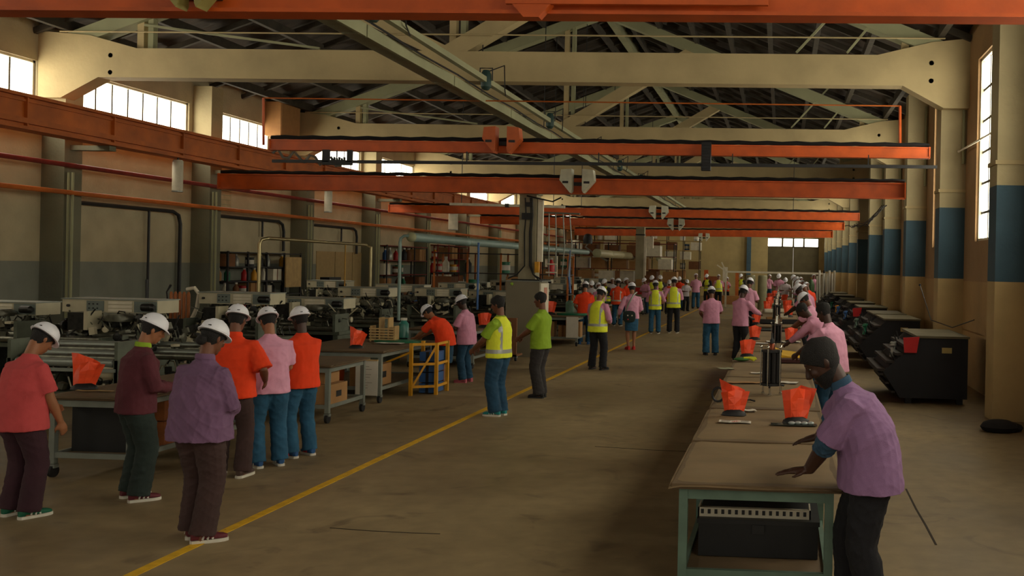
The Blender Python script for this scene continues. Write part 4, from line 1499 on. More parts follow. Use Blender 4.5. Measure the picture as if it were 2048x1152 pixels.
# crate and tray under the nearest bench
t = thing('dark_chest', 'black chest stored under the nearest bench', 'chest', (-.12, 6.35, .22))
part('chest_body', MB().b2(-.40, .40, 0, .8, 0, .22), m_black, t, smooth=False)
part('chest_lid', MB().b2(-.41, .41, -.01, .81, .22, .25), m_dark, t, smooth=False)
part('latch', MB().b2(-.04, .04, -.02, 0, .16, .22), m_dark, t, smooth=False)
o = part('glass_tube_tray', MB().b2(-.40, .36, 0, .2, 0, .02).b2(-.40, .36, 0, .01, .02, .06).b2(-.4, -.39, 0, .2, 0, .06).b2(.35, .36, 0, .2, 0, .06), m_lampw, loc=(-.13, 6.4, .47), smooth=False)
tag(o, 'pale slotted tray on the chest under the nearest bench', 'tray')
for k in range(16):
    part('slot', MB().b2(-.38 + k * .046, -.36 + k * .046, -.004, 0, .02, .05), m_dark, o, smooth=False)

# ---- orange folded sheets standing in small holders
def flag(p, s, label, rz=0, tilt=0, var=0):
    s = s * .88
    t = thing('orange_marker', label, 'marker sheet', p, rz, 'orange marker sheets on the benches')
    rs = random.Random(int(p[0] * 97 + p[1] * 31))
    def sheet(w0, w1, h, sk, y, bow, peak):
        mb = MB()
        nx, ny = 4, 3
        vs = []
        for j in range(ny + 1):
            f = j / ny
            for i in range(nx + 1):
                g = i / nx * 2 - 1
                w = w0 + (w1 - w0) * f
                x = g * w / 2 + sk * f
                z = .03 + h * f + peak * f * (1 - abs(g) ** 1.3 if peak > 0 else abs(g)) + .10 * h * f * g * (1 if sk > 0 else -1)
                yy = y + bow * (1 - g * g) + .05 * f * math.sin(3 * g + sk * 30) + tilt * f * .2
                yy += rs.uniform(-.022, .022) * f
                z += rs.uniform(-.022, .012) * (j == ny) + (.05 * h / .24 * max(0, -g) * f if sk < .03 else 0)
                vs.append((x * s, yy * s, z * s))
        fs = []
        for j in range(ny):
            for i in range(nx):
                a = j * (nx + 1) + i
                fs.append((a, a + 1, a + nx + 2, a + nx + 1))
        n = len(vs)
        vs += [(x, y_ + .003, z) for x, y_, z in vs]
        fs += [tuple(reversed([q + n for q in f])) for f in fs]
        mb.add(vs, fs)
        return mb
    part('orange_sheet', sheet(.20, .30, .24, .01, 0, -.03, -.05 if var == 0 else .05), m_flag, t, smooth=False)
    if var < 2:
        part('orange_sheet', sheet(.19, .27, .27, .05 if var else -.03, .02, .03, .03), m_flag, t, smooth=False)
    part('holder', MB().loft([sring(V((0, 0, z)) * s, V((a * s, 0, 0)), V((0, b * s, 0)), 14) for z, a, b in ((0, .13, .06), (.03, .12, .055), (.06, .07, .03))]), m_black, t)
    return t


def on_top(px, py, z=.80):
    return pt(px, py, Z=z)


flags = [((1468, 830), 1.0, 0, 0, 'behind the red and white leaflet on the second bench'), ((1592, 846), 1.08, .1, 1, 'over the lens strip near the leaning person'),
         ((1494, 713), .95, .1, 2, 'at the left edge behind the first black coil stand'), ((1509, 679), .95, 0, 2, 'left of the second coil stand'), ((1581, 684), .95, 0, 2, 'right of the second coil stand'),
         ((1512, 648), .9, 0, 2, 'on the dark fronted bench beside the pink shirted reacher')]
for q, s, rz, v, lab in flags:
    p = on_top(*q)
    flag((p.x, p.y, .80), s, 'orange marker sheet %s' % lab, rz, 0, v)
for k, (x, y) in enumerate(((.22, 27), (-.42, 30.5), (.2, 31.5), (-.4, 34.2), (.12, 38.5), (-.45, 40), (-.3, 44.5))):
    flag((x, y, .80), 1.2, 'orange marker sheet far along the bench row, %s past the dark fronted bench' % ORD[k], .1, 0, 2)

# ---- papers and small things on the right benches
def paper(px, py, w, d, rz, label, m=m_white, z=.80, name='paper_sheet', th=.004, group=None):
    p = on_top(px, py, z)
    mb = MB()
    R = Matrix.Rotation(rz, 3, 'Z')
    n = 5
    vs = []
    for j in range(2):
        for i in range(n + 1):
            v = R @ V((-w / 2 + w * i / n, -d / 2 + d * j, 0))
            vs.append((v.x, v.y, .003 + .006 * math.sin(i * 2.1 + w * 40) ** 2))
    fs = [(i, i + 1, n + 2 + i, n + 1 + i) for i in range(n)]
    k = len(vs)
    vs += [(a, b, c + th) for a, b, c in vs]
    fs += [tuple(q + k for q in f) for f in fs]
    mb.add(vs, fs)
    o = part(name, mb, m, loc=(p.x, p.y, z), smooth=False)
    tag(o, label, 'paper', group)
    return o


o = paper(1470, 845, .28, .11, 0, 'white leaflet with red marks in front of the left marker sheet')
m_redprint = mat('red_print', (190, 40, 36), .7)
m_greyprint = mat('grey_print', (150, 140, 130), .7)
for q in range(3):
    part('red_mark', MB().b2(-.03 + q * .02, .0 + q * .02, -.04 + q * .022, -.03 + q * .022, .012, .0135), m_redprint, o, smooth=False)
for q in range(4):
    part('printed_line', MB().b2(-.12, -.04, -.035 + q * .02, -.031 + q * .02, .012, .0135).b2(.05, .12, -.035 + q * .02, -.031 + q * .02, .012, .0135), m_greyprint, o, smooth=False)
paper(1498, 822, .14, .10, .2, 'white sheet half under the left marker sheet on the second bench')
paper(1517, 747, .20, .10, .1, 'small white sheet left of the front coil stand')
paper(1575, 766, .24, .16, -.2, 'white sheet right of the front coil stand')
paper(1590, 684, .2, .2, -.1, 'white sheet under the marker right of the second coil stand')
paper(1517, 687, .34, .2, .1, 'white sheet with cream tag left of the second coil stand')
paper(1560, 684, .5, .3, .05, 'long white sheet across the bench behind the second coil stand')
o = paper(1490, 766, .42, .14, .15, 'torn flap of brown paper lifted on the third bench', m_card, name='torn_paper')
paper(1452, 738, .2, .18, .3, 'crumpled pale scrap hanging off the left edge of the bench row', mat('pale_green_scrap', (150, 150, 120), .8), name='paper_scrap', z=.79)
p = on_top(1583, 850)
t = thing('lens_strip', 'strip of dark glass with round lenses in front of the right marker sheet', 'tray', (p.x, p.y, .80), .02)
part('glass_strip', MB().b2(-.18, .22, -.05, .05, .003, .008), mat('dark_glass', (60, 64, 56), .15), t, smooth=False)
for q in range(4):
    part('lens', MB().ell((-.0 + q * .055, -.01 + .01 * (q % 2), .02), (.032, .03, .016)), mat('pale_lens', (150, 160, 158), .15), t)
# headset / looped cable at left edge
p = on_top(1440, 803)
t = thing('coiled_headset', 'black headset with looped cable at the left edge of the third bench', 'headset', (p.x, p.y, .80))
part('loop', MB().tube([(-.02 + .06 * math.cos(a), .0, .07 + .07 * math.sin(a)) for a in [i * PI / 8 for i in range(17)]], .012, 6), m_black, t)
part('cable', MB().tube([(.02, 0, .02), (.12, .05, .03), (.22, .02, .02), (.3, .08, .015), (.35, .0, .015)], .009, 6), m_black, t)
part('clip', MB().b2(.06, .10, -.02, .02, 0, .13), m_steel, t, smooth=False)
p = on_top(1490, 722)
t = thing('gloves', 'green and yellow work gloves by the marker sheet behind the front coil stand', 'gloves', (p.x, p.y, .80))
part('green_glove', MB().ell((-.05, 0, .025), (.12, .09, .028)), mat('green_glove_cloth', (60, 110, 50), .8, bump=.8, bscale=30), t)
for q in range(4):
    part('yellow_finger', MB().tube([(-.02 + q * .03, -.05 + q * .03, .05), (.06 + q * .03, -.02 + q * .02, .045), (.13 + q * .01, -.06 + q * .035, .02)], .016, 8), mat('yellow_glove_cloth', (190, 190, 40), .8), t)
p = on_top(1590, 722)
o = part('yellow_cloth', MB().loft([[V((x, -.25, z)) for x, z in ((-.3, .0), (-.28, .10), (-.1, .07), (.1, .05), (.3, .04), (.3, 0))], [V((x, .25, z)) for x, z in ((-.3, 0), (-.3, .16), (-.2, .12), (.1, .09), (.3, .06), (.3, 0))]]), mat('yellow_cloth', (206, 160, 24), .8, bump=.6, bscale=10), loc=(p.x, p.y + .2, .80))
tag(o, 'folded yellow cloth on the bench before the pink shirted worker', 'cloth')
o = part('dark_tray', MB().b2(-.35, .35, -.12, .12, 0, .05), mat('dark_red_box', (70, 30, 26), .7), loc=(p.x + .03, p.y - .18, .80), smooth=False)
tag(o, 'dark red flat case in front of the yellow cloth', 'case')
p = on_top(1632, 790)
o = part('small_clamp', MB().ell((0, 0, .02), (.05, .03, .02)).b2(-.02, .02, -.02, .02, 0, .06), m_black, loc=(p.x - .08, p.y, .80))
tag(o, 'small black clamp at the right edge of the third bench', 'clamp')


def coil_stand(p, s, label, cone=False):
    t = thing('coil_stand', label, 'apparatus', p, .1, 'coil stands along the middle of the bench row')
    for q in range(3):
        a = 2 * PI * q / 3 + .3
        x, y = .10 * s * math.cos(a), .10 * s * math.sin(a)
        part('foot', MB().lathe([(.018 * s, 0), (.018 * s, .015 * s), (.010 * s, .02 * s), (.010 * s, .09 * s)], (x, y, 0), seg=10), m_chrome, t)
        part('clamp_arm', MB().tube([(x * .6, y * .6, .10 * s), (x * 1.35, y * 1.35, .085 * s)], .010 * s, 8), m_black, t)
    part('lower_disc', MB().lathe([(.03 * s, .085 * s), (.098 * s, .09 * s), (.098 * s, .115 * s), (.05 * s, .12 * s)], seg=20), m_black, t)
    part('upper_disc', MB().lathe([(.05 * s, .41 * s), (.10 * s, .415 * s), (.10 * s, .435 * s), (.05 * s, .44 * s)], seg=20), m_black, t)
    for q in range(9):
        a = 2 * PI * q / 9
        x, y = .072 * s * math.cos(a), .072 * s * math.sin(a)
        prof = []
        for j in range(17):
            z = .12 + .29 * j / 16
            prof.append(((.021 + .002 * (j % 2)) * s, z * s))
        part('coil', MB().lathe(prof, (x, y, 0), seg=10), m_rubber, t)
    for q in range(5):
        a = 2 * PI * q / 5 + .5
        x, y = .105 * s * math.cos(a), .105 * s * math.sin(a)
        r = part('guide_rod', MB().lathe([(.006 * s, .09 * s), (.006 * s, .45 * s)], (x, y, 0), seg=8), m_chrome, t)
        part('knob', MB().ell((x, y, .465 * s), (.015 * s, .015 * s, .018 * s), seg=10), m_chrome, r)
    part('centre_hub', MB().lathe([(.03 * s, .43 * s), (.03 * s, .49 * s), (.022 * s, .50 * s)], seg=14), mat('copper_ring', (120, 60, 36), .35, .7), t)
    part('spindle', MB().lathe([(.02 * s, .49 * s), (.022 * s, .53 * s), (.008 * s, .55 * s), (.008 * s, .60 * s)] if not cone else [(.05 * s, .45 * s), (.035 * s, .6 * s), (.012 * s, .62 * s), (.01 * s, .76 * s)], seg=12), m_chrome if cone else m_black, t)
    return t


p = on_top(1542, 789)
coil_stand((p.x, p.y, .80), 1.1, 'black coil stand with chrome rods on the third bench')
p = on_top(1553, 694)
coil_stand((p.x, p.y, .80), .9, 'second coil stand with tall chrome spindle, farther along the bench row', True)
for k, (x, y) in enumerate(((-.1, 24), (-.1, 27.5), (-.08, 31), (-.1, 35))):
    coil_stand((x, y, .80), 1.0, 'distant coil stand %s past the dark fronted bench' % ORD[k], True)
# open boxes with parts beyond
for k, (px, y, m) in enumerate(((1535, 23.4, m_black), (1580, 23.6, m_black), (1548, 24.6, m_card), (1560, 26.5, m_lampw), (1540, 29.6, m_lampw), (1570, 30, m_lampw), (1550, 34, m_grn), (1572, 38, m_lampw))):
    x = pt(px, 640, Y=y).x
    t = thing('parts_tray', '%s tray of small parts on the bench row beyond the second coil stand' % (ORD[k] + ' open'), 'tray', (x, y, .80), .05 * k, 'trays of parts on the bench row')
    part('tray_walls', MB().b2(-.2, .2, -.15, .15, 0, .02).b2(-.2, .2, -.15, -.14, 0, .1).b2(-.2, .2, .14, .15, 0, .1).b2(-.2, -.19, -.15, .15, 0, .1).b2(.19, .2, -.15, .15, 0, .1), m, t, smooth=False)
    for q in range(5):
        part('part_piece', MB().ell((-.13 + q * .065, .04 * (-1) ** q, .06), (.03, .03, .03), seg=8), [m_chrome, m_white, m_yel][q % 3], t)
# long dark drape of the gap bench
o = part('dark_board', MB().b2(-.52, .5, 0, .03, .1, .72), m_black, loc=(-.13, 22.26, 0), smooth=False)
tag(o, 'dark front panel leaning on the bench past the gap in the row', 'panel')

# ------------------------------------------------------------------ dark consoles by the right wall
m_cons = mat('console_black', (22, 22, 28), .7, var=.3, scale=3)
m_ctop = mat('dusty_console_top', (104, 96, 72), .8, var=.2, scale=3)
m_flap = mat('dark_slat', (44, 36, 32), .8, var=.2)
def console(y, label, x0=1.72, d=1.9, extras=0, h=1.08):
    t = thing('loom_console', label, 'console', (x0, y, 0), 0, 'dark consoles along the right wall')
    w = XR - .06 - x0
    prof = [(.30, .10), (w, .10), (w, h), (.62, h), (.02, .52)]
    part('console_body', MB().loft([[V((x, 0, z)) for x, z in prof], [V((x, d, z)) for x, z in prof]]), m_cons, t, smooth=False)
    part('top_board', MB().b2(.55, w + .02, -.03, d + .02, h, h + .035), m_ctop, t, smooth=False)
    for k in range(4):
        f = k / 4
        a = V((.02 + .58 * f, 0, .54 + (h - .56) * f))
        part('step_slat', MB().b2(a.x - .10, a.x + .03, -.02, d, a.z - .01, a.z + .03), m_flap, t, smooth=False)
    for k in range(3):
        part('low_slat', MB().b2(-.04 + .1 * k, .02 + .1 * k, -.01, d, .46 - .14 * k, .49 - .14 * k), m_flap, t, smooth=False)
    for yy in (.1, d - .2):
        for xx in (.4, w - .15):
            part('foot', MB().b2(xx, xx + .1, yy, yy + .1, 0, .12), m_black, t, smooth=False)
    part('name_plate', MB().b2(w - .42, w - .26, -.006, 0, h - .24, h - .15), mat('brass_plate', (170, 150, 90), .5), t, smooth=False)
    for k in range(5):
        part('lever', MB().tube([(.2 + k * .06, .1 + k * .3, .7 + k * .05), (.1 + k * .07, .1 + k * .3, .9 + k * .05)], .012, 6), m_dark, t)
    return t


cy = [15.55, 20.9, 23.3, 27.4, 31.0, 35.0, 39.5, 44.0]
for k, y in enumerate(cy):
    console(y, '%s dark console along the right wall, counting from the nearest' % ORD[k] if k else 'nearest dark console with stepped slats by the right wall', x0=1.70 if k else 1.66)
red_at = [(0, .45, .5, 'red sheet clipped on the nearest dark console'), (3, .5, .3, 'red cloth on the fourth dark console')]
for k, dx_, dy_, lab in red_at:
    o = part('red_sheet', MB().loft([[V((x, 0, z)) for x, z in ((0, 0), (.20, .0), (.24, .26), (-.02, .24))], [V((x, .02, z)) for x, z in ((0, 0), (.20, .0), (.24, .26), (-.02, .24))]]), m_red2, loc=(1.66 + dx_ - .1, cy[k] + dy_ - .55, .84), smooth=False)
    tag(o, lab, 'sheet')
for k, (i, m, c) in enumerate(((0, m_steel, 'grey'), (1, m_grn, 'green'), (2, m_teal, 'pale green'), (3, m_blue, 'blue'), (4, m_blue, 'blue'), (4, m_yel, 'yellow'), (5, m_grn, 'dark green'))):
    t = thing('yarn_spools', '%s spools resting on the slats of the %s console from the front' % (c, ORD[i]), 'spools', (1.86, cy[i] + .3 + .7 * (k == 5), .74))
    for q in range(4):
        part('spool', MB().lathe([(.05, 0), (.05, .02), (.035, .04), (.03, .16), (.05, .18), (.05, .2)], (.02 * q, q * .13, .02 * (q % 2)), seg=10), m, t)
# thin cables on the right wall
t = thing('wall_cable', 'thin loose cable drooping along the right wall above the consoles', 'cable')
P = [pt(x, y, X=3.08) for x, y in ((1840, 570), (1862, 640), (1905, 655), (1948, 640))]
part('cable', MB().tube(P, .01, 5), m_dark, t)
part('cable_clip', MB().ell(tuple(P[0]), (.03, .03, .03), seg=8), m_dark, t)
o = part('dark_heap', MB().ell((0, 0, .07), (.26, .2, .10)).ell((.15, .1, .05), (.2, .2, .07)), mat('black_heap', (26, 22, 22), .95, bump=1, bscale=8), loc=(3.0, 13.1, 0))  # flattened black lumps beside the column foot
tag(o, 'dark heap of rags on the floor at the foot of the near right column', 'lumps')

# ------------------------------------------------------------------ left benches and carts
def crate(x, y, z, w, d, h, m, label, rz=0, name='cardboard_box', flap=False, group=None, mark=False):
    t = thing(name, label, 'box', (x, y, z), rz, group)
    part('box_body', MB().b2(-w / 2, w / 2, 0, d, 0, h), m, t, smooth=False)
    part('tape', MB().b2(-.025, .025, -.002, d + .002, .0, h + .002), m_cardd if m is m_card else m_dark, t, smooth=False)
    if flap:
        part('flap', MB().box((0, -.06, h + .02), (w, .14, .006), Matrix.Rotation(.5, 3, 'X')), m, t, smooth=False)
    if mark:
        part('printed_mark', MB().b2(w / 2 + .001, w / 2 + .003, d * .35, d * .65, h * .35, h * .65), m_dark if mark == 1 else mark, t, smooth=False)
    return t


def fp(x, y):
    return pt(x, y, Z=0)


q0 = fp(108, 952)
L1X0, L1Y0 = q0.x, q0.y
L1X1 = fp(372, 921).x
L1Y1 = 10.95
t1 = bench(L1X0 - .05, L1X1 + .1, L1Y0 - .1, L1Y1, 'dark bench between the coral and maroon workers', leg=m_galv, top=m_kraft2, name='work_bench', cast=True, group=None)
part('back_panel', MB().b2(-.35, .25, .25, .28, .2, .7), m_black, t1, smooth=False)
for k in range(2):
    crate(L1X1 - .17, L1Y0 + .45, .225 + .26 * k, .40, .5, .25, mat('wooden_crate', (150, 88, 42), .8, var=.2, scale=12), ['lower brown crate with a pale blue tag under the dark left bench', 'upper brown crate under the dark left bench'][k], name='wooden_crate', mark=mat('pale_blue_tag', (120, 190, 220), .6) if k == 0 else 1)
crate(L1X0 + .35, L1Y0 + .3, .225, .5, .5, .3, m_black, 'black bin under the dark left bench at its left end')
p = on_top(168, 778)
flag((p.x, p.y, .80), 1.05, 'orange marker sheet lying tilted on the dark left bench', .5, 1.2, 0)
paper(190, 783, .35, .05, .1, 'long cream paper strip on the dark left bench', m_wood)

q1 = fp(655, 847)
C1X = q1.x
t2 = bench(C1X - 1.35, C1X + .06, q1.y - .05, q1.y + 1.15, 'steel cart bench with cardboard boxes behind the orange shirted worker', leg=m_galv, top=m_kraft2, name='cart_bench', cast=True, h=.78, group=None)
crate(C1X - .25, q1.y + .05, .225, .5, .5, .27, m_card, 'lower cardboard box with a printed arrow on the steel cart', mark=1)
crate(C1X - .30, q1.y + .1, .50, .4, .42, .22, m_card, 'upper cardboard box on the steel cart')
crate(C1X - .85, q1.y + .1, .225, .5, .5, .33, m_cardd, 'darker cardboard box behind the orange shirted worker')

q2 = fp(755, 806)
C2X, C2Y = q2.x, q2.y
t3 = bench(C2X - 1.5, C2X + .10, C2Y - .06, C2Y + 2.1, 'brown topped bench with an orange marker and green mat beside the yellow rack', leg=m_galv, top=m_kraft2, name='work_bench', cast=True, h=.80, group=None)
crate(C2X - .3, C2Y + .15, .225, .42, .55, .32, m_card, 'open cardboard box under the bench beside the yellow rack', flap=True, mark=1)
o = part('orange_bucket', MB().lathe([(.12, 0), (.14, .3), (.15, .3), (.15, .32)], seg=18), m_orange, loc=(C2X - .78, C2Y + .25, .225))
tag(o, 'orange bucket under the bench left of the hanging white notice', 'bucket')
for k in range(5):
    o = part('hose_coil', MB().tube([(.18 * math.cos(a), .1 * math.sin(a), 0) for a in [i * PI / 6 for i in range(13)]], .03, 6), [m_steel, m_red, m_dark, m_lampw, m_red][k], loc=(C2X - 1.15, C2Y + .3, .27 + k * .08))
    tag(o, '%s hose coil stacked under the bench by the orange bucket' % ['grey bottom', 'dark red', 'black', 'cream', 'top red'][k], 'hose', 'hose coils under the bench')
o = part('notice_sheet', MB().b2(-.17, .17, 0, .006, -.52, 0), m_white, smooth=False)
p = pt(732, 722, Y=C2Y - .15)
o.location = (p.x, C2Y - .12, p.z)
tag(o, 'white handwritten notice hanging from the front bench edge', 'notice')
part('clip_bar', MB().b2(-.17, .17, -.01, .012, 0, .02), m_wood, o, smooth=False)
for k in range(9):
    part('written_line', MB().b2(-.10, .04 + .05 * math.sin(k * 2.3), -.002, 0, -.09 - k * .04, -.083 - k * .04), m_greyprint, o, smooth=False)
p = on_top(712, 696)
flag((p.x, p.y, .80), .95, 'orange marker sheet tipped over on the bench left of the wooden racks', .2, .8, 0)
p = on_top(748, 686)
t = thing('wooden_rack', 'small slatted pale wooden rack on the bench beside the orange marker', 'rack', (p.x, p.y + .3, .80))
for k in range(5):
    part('slat', MB().b2(-.22, .22, 0, .02, .02 + k * .045, .045 + k * .045), m_wood, t, smooth=False)
for x in (-.2, -.05, .1, .2):
    part('upright', MB().b2(x - .012, x + .012, .02, .2, 0, .26 + (.14 if abs(x) < .12 else 0)), m_wood, t, smooth=False)
part('handle_bar', MB().b2(-.05, .1, .02, .04, .38, .40), m_wood, t, smooth=False)
o = part('green_mat', MB().loft([sring(V((0, 0, z)), V((.42, 0, 0)), V((0, .2, 0)), 20, 3) for z in (0, .03)]), m_grn)
p = on_top(800, 684)
o.location = (p.x, p.y, .80)
tag(o, 'green mat on the bench under the bending worker', 'mat')
p = on_top(800, 680)
o = part('chemical_jar', MB().lathe([(.09, 0), (.09, .12), (.085, .13), (.085, .24), (.05, .28), (.05, .31)], seg=18), mat('turquoise_jar', (60, 130, 118), .3), loc=(p.x, p.y + .15, .83))
tag(o, 'turquoise plastic jar on the bench beside the green mat', 'jar')
part('jar_lid', MB().lathe([(.055, .3), (.055, .34)], seg=16), m_white, o)
paper(779, 687, .45, .2, .0, 'white sheet on the front of the brown topped bench')
# yellow rack
yp = fp(838, 792)
t = thing('yellow_rack', 'yellow tubular stand with blue crates between the bench and the bending worker', 'rack', (yp.x, yp.y, 0))
for x, y in ((-.14, 0), (.2, .2), (-.14, .5), (.2, .7)):
    part('upright', MB().b2(x - .025, x + .025, y - .025, y + .025, 0, .84), m_yel, t, smooth=False)
for z in (.14, .5, .82):
    part('crossbar', MB().beam((-.14, 0, z), (.2, .2, z), .03, .04), m_yel, t, smooth=False)
    part('crossbar', MB().beam((.2, .2, z), (.2, .7, z), .03, .04), m_yel, t, smooth=False)
part('brace', MB().beam((-.14, 0, .1), (.2, .2, .8), .03, .03), m_yel, t, smooth=False)
part('brace', MB().beam((-.14, 0, .7), (-.7, -.05, .45), .03, .03), m_yel, t, smooth=False)
for k in range(4):
    crate(yp.x + .03, yp.y + .25, .02 + k * .17, .26, .4, .15, m_blue, '%s blue crate of the stack inside the yellow stand' % ['bottom', 'second', 'third', 'top'][k], name='blue_crate', group='blue crates in the yellow stand')
o = part('upright_post', MB().tube([(C2X + .02, C2Y + 2.35, 0), (C2X + .02, C2Y + 2.35, .1)], .03, 8), m_galv)
tag(o, 'short steel stub beside the yellow stand', 'post')

# bench behind the two workers, and the ones beyond the pillar
t4 = bench(-7.6, -6.15, 18.9, 20.6, 'bench with an orange marker left of the grey pillar cabinet', leg=m_galv, top=m_kraft2, cast=True, group=None)
p = on_top(968, 655)
flag((p.x, p.y, .80), 1.1, 'orange marker sheet on the bench left of the pillar cabinet', 0, 0, 2)
crate(-6.9, 19.1, .225, .9, .6, .42, m_black, 'black bin under the bench left of the pillar cabinet')
t = thing('dark_cart', 'dark trolley with a pale bottle beside the pillar cabinet', 'trolley', (pt(1022, 700, Y=20.9).x, 20.6, 0))
part('trolley_frame', MB().b2(-.2, .2, 0, .05, .1, .95).b2(-.2, .2, 0, .5, .1, .14), m_cardd, t, smooth=False)
for x in (-.18, .18):
    caster((x, .05), t, .05)
o = part('pale_bottle', MB().lathe([(.07, 0), (.07, .28), (.03, .34), (.03, .38)], seg=14), m_white, loc=(pt(1022, 700, Y=20.9).x - .02, 20.45, .14))
o.location.y = 20.85
tag(o, 'pale plastic bottle standing on the dark trolley', 'bottle')
q3 = fp(1112, 692)
for k, y in enumerate((q3.y, 33.4, 39.5)):
    xo = q3.x + .1 * k - (.9 if k else 0)
    b = bench(xo - 1.1, xo + .6, y, y + 2.2, ['bench with cardboard rolls right of the pillar, white sheet at its corner', 'second bench beyond the pillar along the aisle', 'third bench beyond the pillar along the aisle', 'farthest bench of the left aisle row'][k], leg=m_galv, top=m_kraft, cast=True, group=None)
    for q in range(4):
        crate(xo - .6 + q * .35, y + .3, .225, .24, .3, .3 + .1 * (q % 2), m_card, '%s carton under the %s bench beyond the pillar' % (ORD[q], ORD[k]), group='cartons under the benches beyond the pillar')
    flag((xo - .3, y + .5, .80), 1.3, 'orange marker sheet on the %s bench beyond the pillar' % ORD[k], 0, 0, 2)
    o = part('green_tray', MB().loft([sring(V((0, 0, z)), V((.4, 0, 0)), V((0, .25, 0)), 18, 3) for z in (0, .05)]), m_grn, loc=(xo + .3, y + .5, .80))
    tag(o, 'dark green tray on the %s bench beyond the pillar' % ORD[k], 'tray')
    o = part('glass_jar', MB().lathe([(.12, 0), (.12, .3), (.07, .36)], seg=14), mat('pale_green_jar', (110, 150, 130), .3), loc=(xo + .1, y + 1.1, .80))
    tag(o, 'pale green jar on the %s bench beyond the pillar' % ORD[k], 'jar')
o = part('corner_sheet', MB().b2(0, .32, 0, .01, -.55, 0), m_white, loc=(q3.x + .27, q3.y - .05, .78), smooth=False)
tag(o, 'white sheet hanging from the corner of the bench right of the pillar', 'notice')

# shoulder bag of the skirted worker
bg = fp(1262, 699)
t = thing('shoulder_bag', 'dark green shoulder bag with small badges at the hip of the skirted worker', 'bag', (bg.x - .02, bg.y - .26, .74), 0)
part('bag_body', MB().loft([sring(V((0, y, .12)), V((a, 0, 0)), V((0, 0, b)), 16, 3) for y, a, b in ((-.06, .13, .12), (-.04, .16, .15), (.03, .16, .15), (.05, .13, .12))]), mat('bag_cloth', (28, 44, 42), .8), t)
for x, z, m in ((-.03, .15, m_white), (.08, .15, m_lampw), (-.02, .05, m_red2)):
    part('badge', MB().lathe([(.018, 0), (.018, -.008)], (x, -.062, z), 'Y', 10), m, t)
part('strap', MB().tube([(-.10, 0, .24), (-.02, -.02, .45), (.10, .02, .68), (.16, .12, .74)], [.022, .024, .024, .022], 8), m_steel, t)
# ------------------------------------------------------------------ knitting machines on the left
m_mbody = mat('machine_grey_green', (92, 98, 84), .5, .3, var=.2, scale=6)
m_mlight = mat('machine_cream_panel', (186, 178, 150), .5, var=.08)
m_mpanel = mat('machine_control_panel', (112, 122, 116), .45, .2)
m_mdark = mat('machine_oily_metal', (44, 44, 42), .4, .6, var=.4, scale=18)
m_mmid = mat('machine_worn_metal', (104, 104, 92), .35, .7, var=.35, scale=14)
m_brass = mat('brass_part', (150, 116, 56), .35, .8)
m_copper = mat('amber_tube', (150, 84, 30), .4, .3)


def mechanism(seed, n, w, d, z0, z1):
    """dozens of small levers, wheels and blocks too small to pick apart"""
    rs = random.Random(seed)
    out = [MB(), MB(), MB()]
    for k in range(n):
        mb = out[rs.choice((0, 0, 1, 1, 2))]
        x, y, z = rs.uniform(-w, w), rs.uniform(0, d), rs.uniform(z0, z1) - .06 * rs.random()
        c = rs.random()
        if c < .3:
            mb.box((x, y, z), (rs.uniform(.03, .14), rs.uniform(.03, .12), rs.uniform(.02, .12)), Matrix.Rotation(rs.uniform(-.4, .4), 3, 'Y'))
        elif c < .6:
            r = rs.uniform(.02, .07)
            mb.lathe([(r * .4, -.02), (r, -.015), (r, .015), (r * .4, .02)], (x, y, z), rs.choice('XYZ'), 10)
        elif c < .85:
            a = V((x, y, z))
            mb.tube([a, a + V((rs.uniform(-.2, .2), rs.uniform(-.1, .1), rs.uniform(.02, .2)))], rs.uniform(.006, .014), 5)
        else:
            a = V((x, y, z))
            mb.tube([a, a + V((.06, 0, .1)), a + V((.14, 0, .09)), a + V((.18, 0, -.04))], .009, 5)
    return out


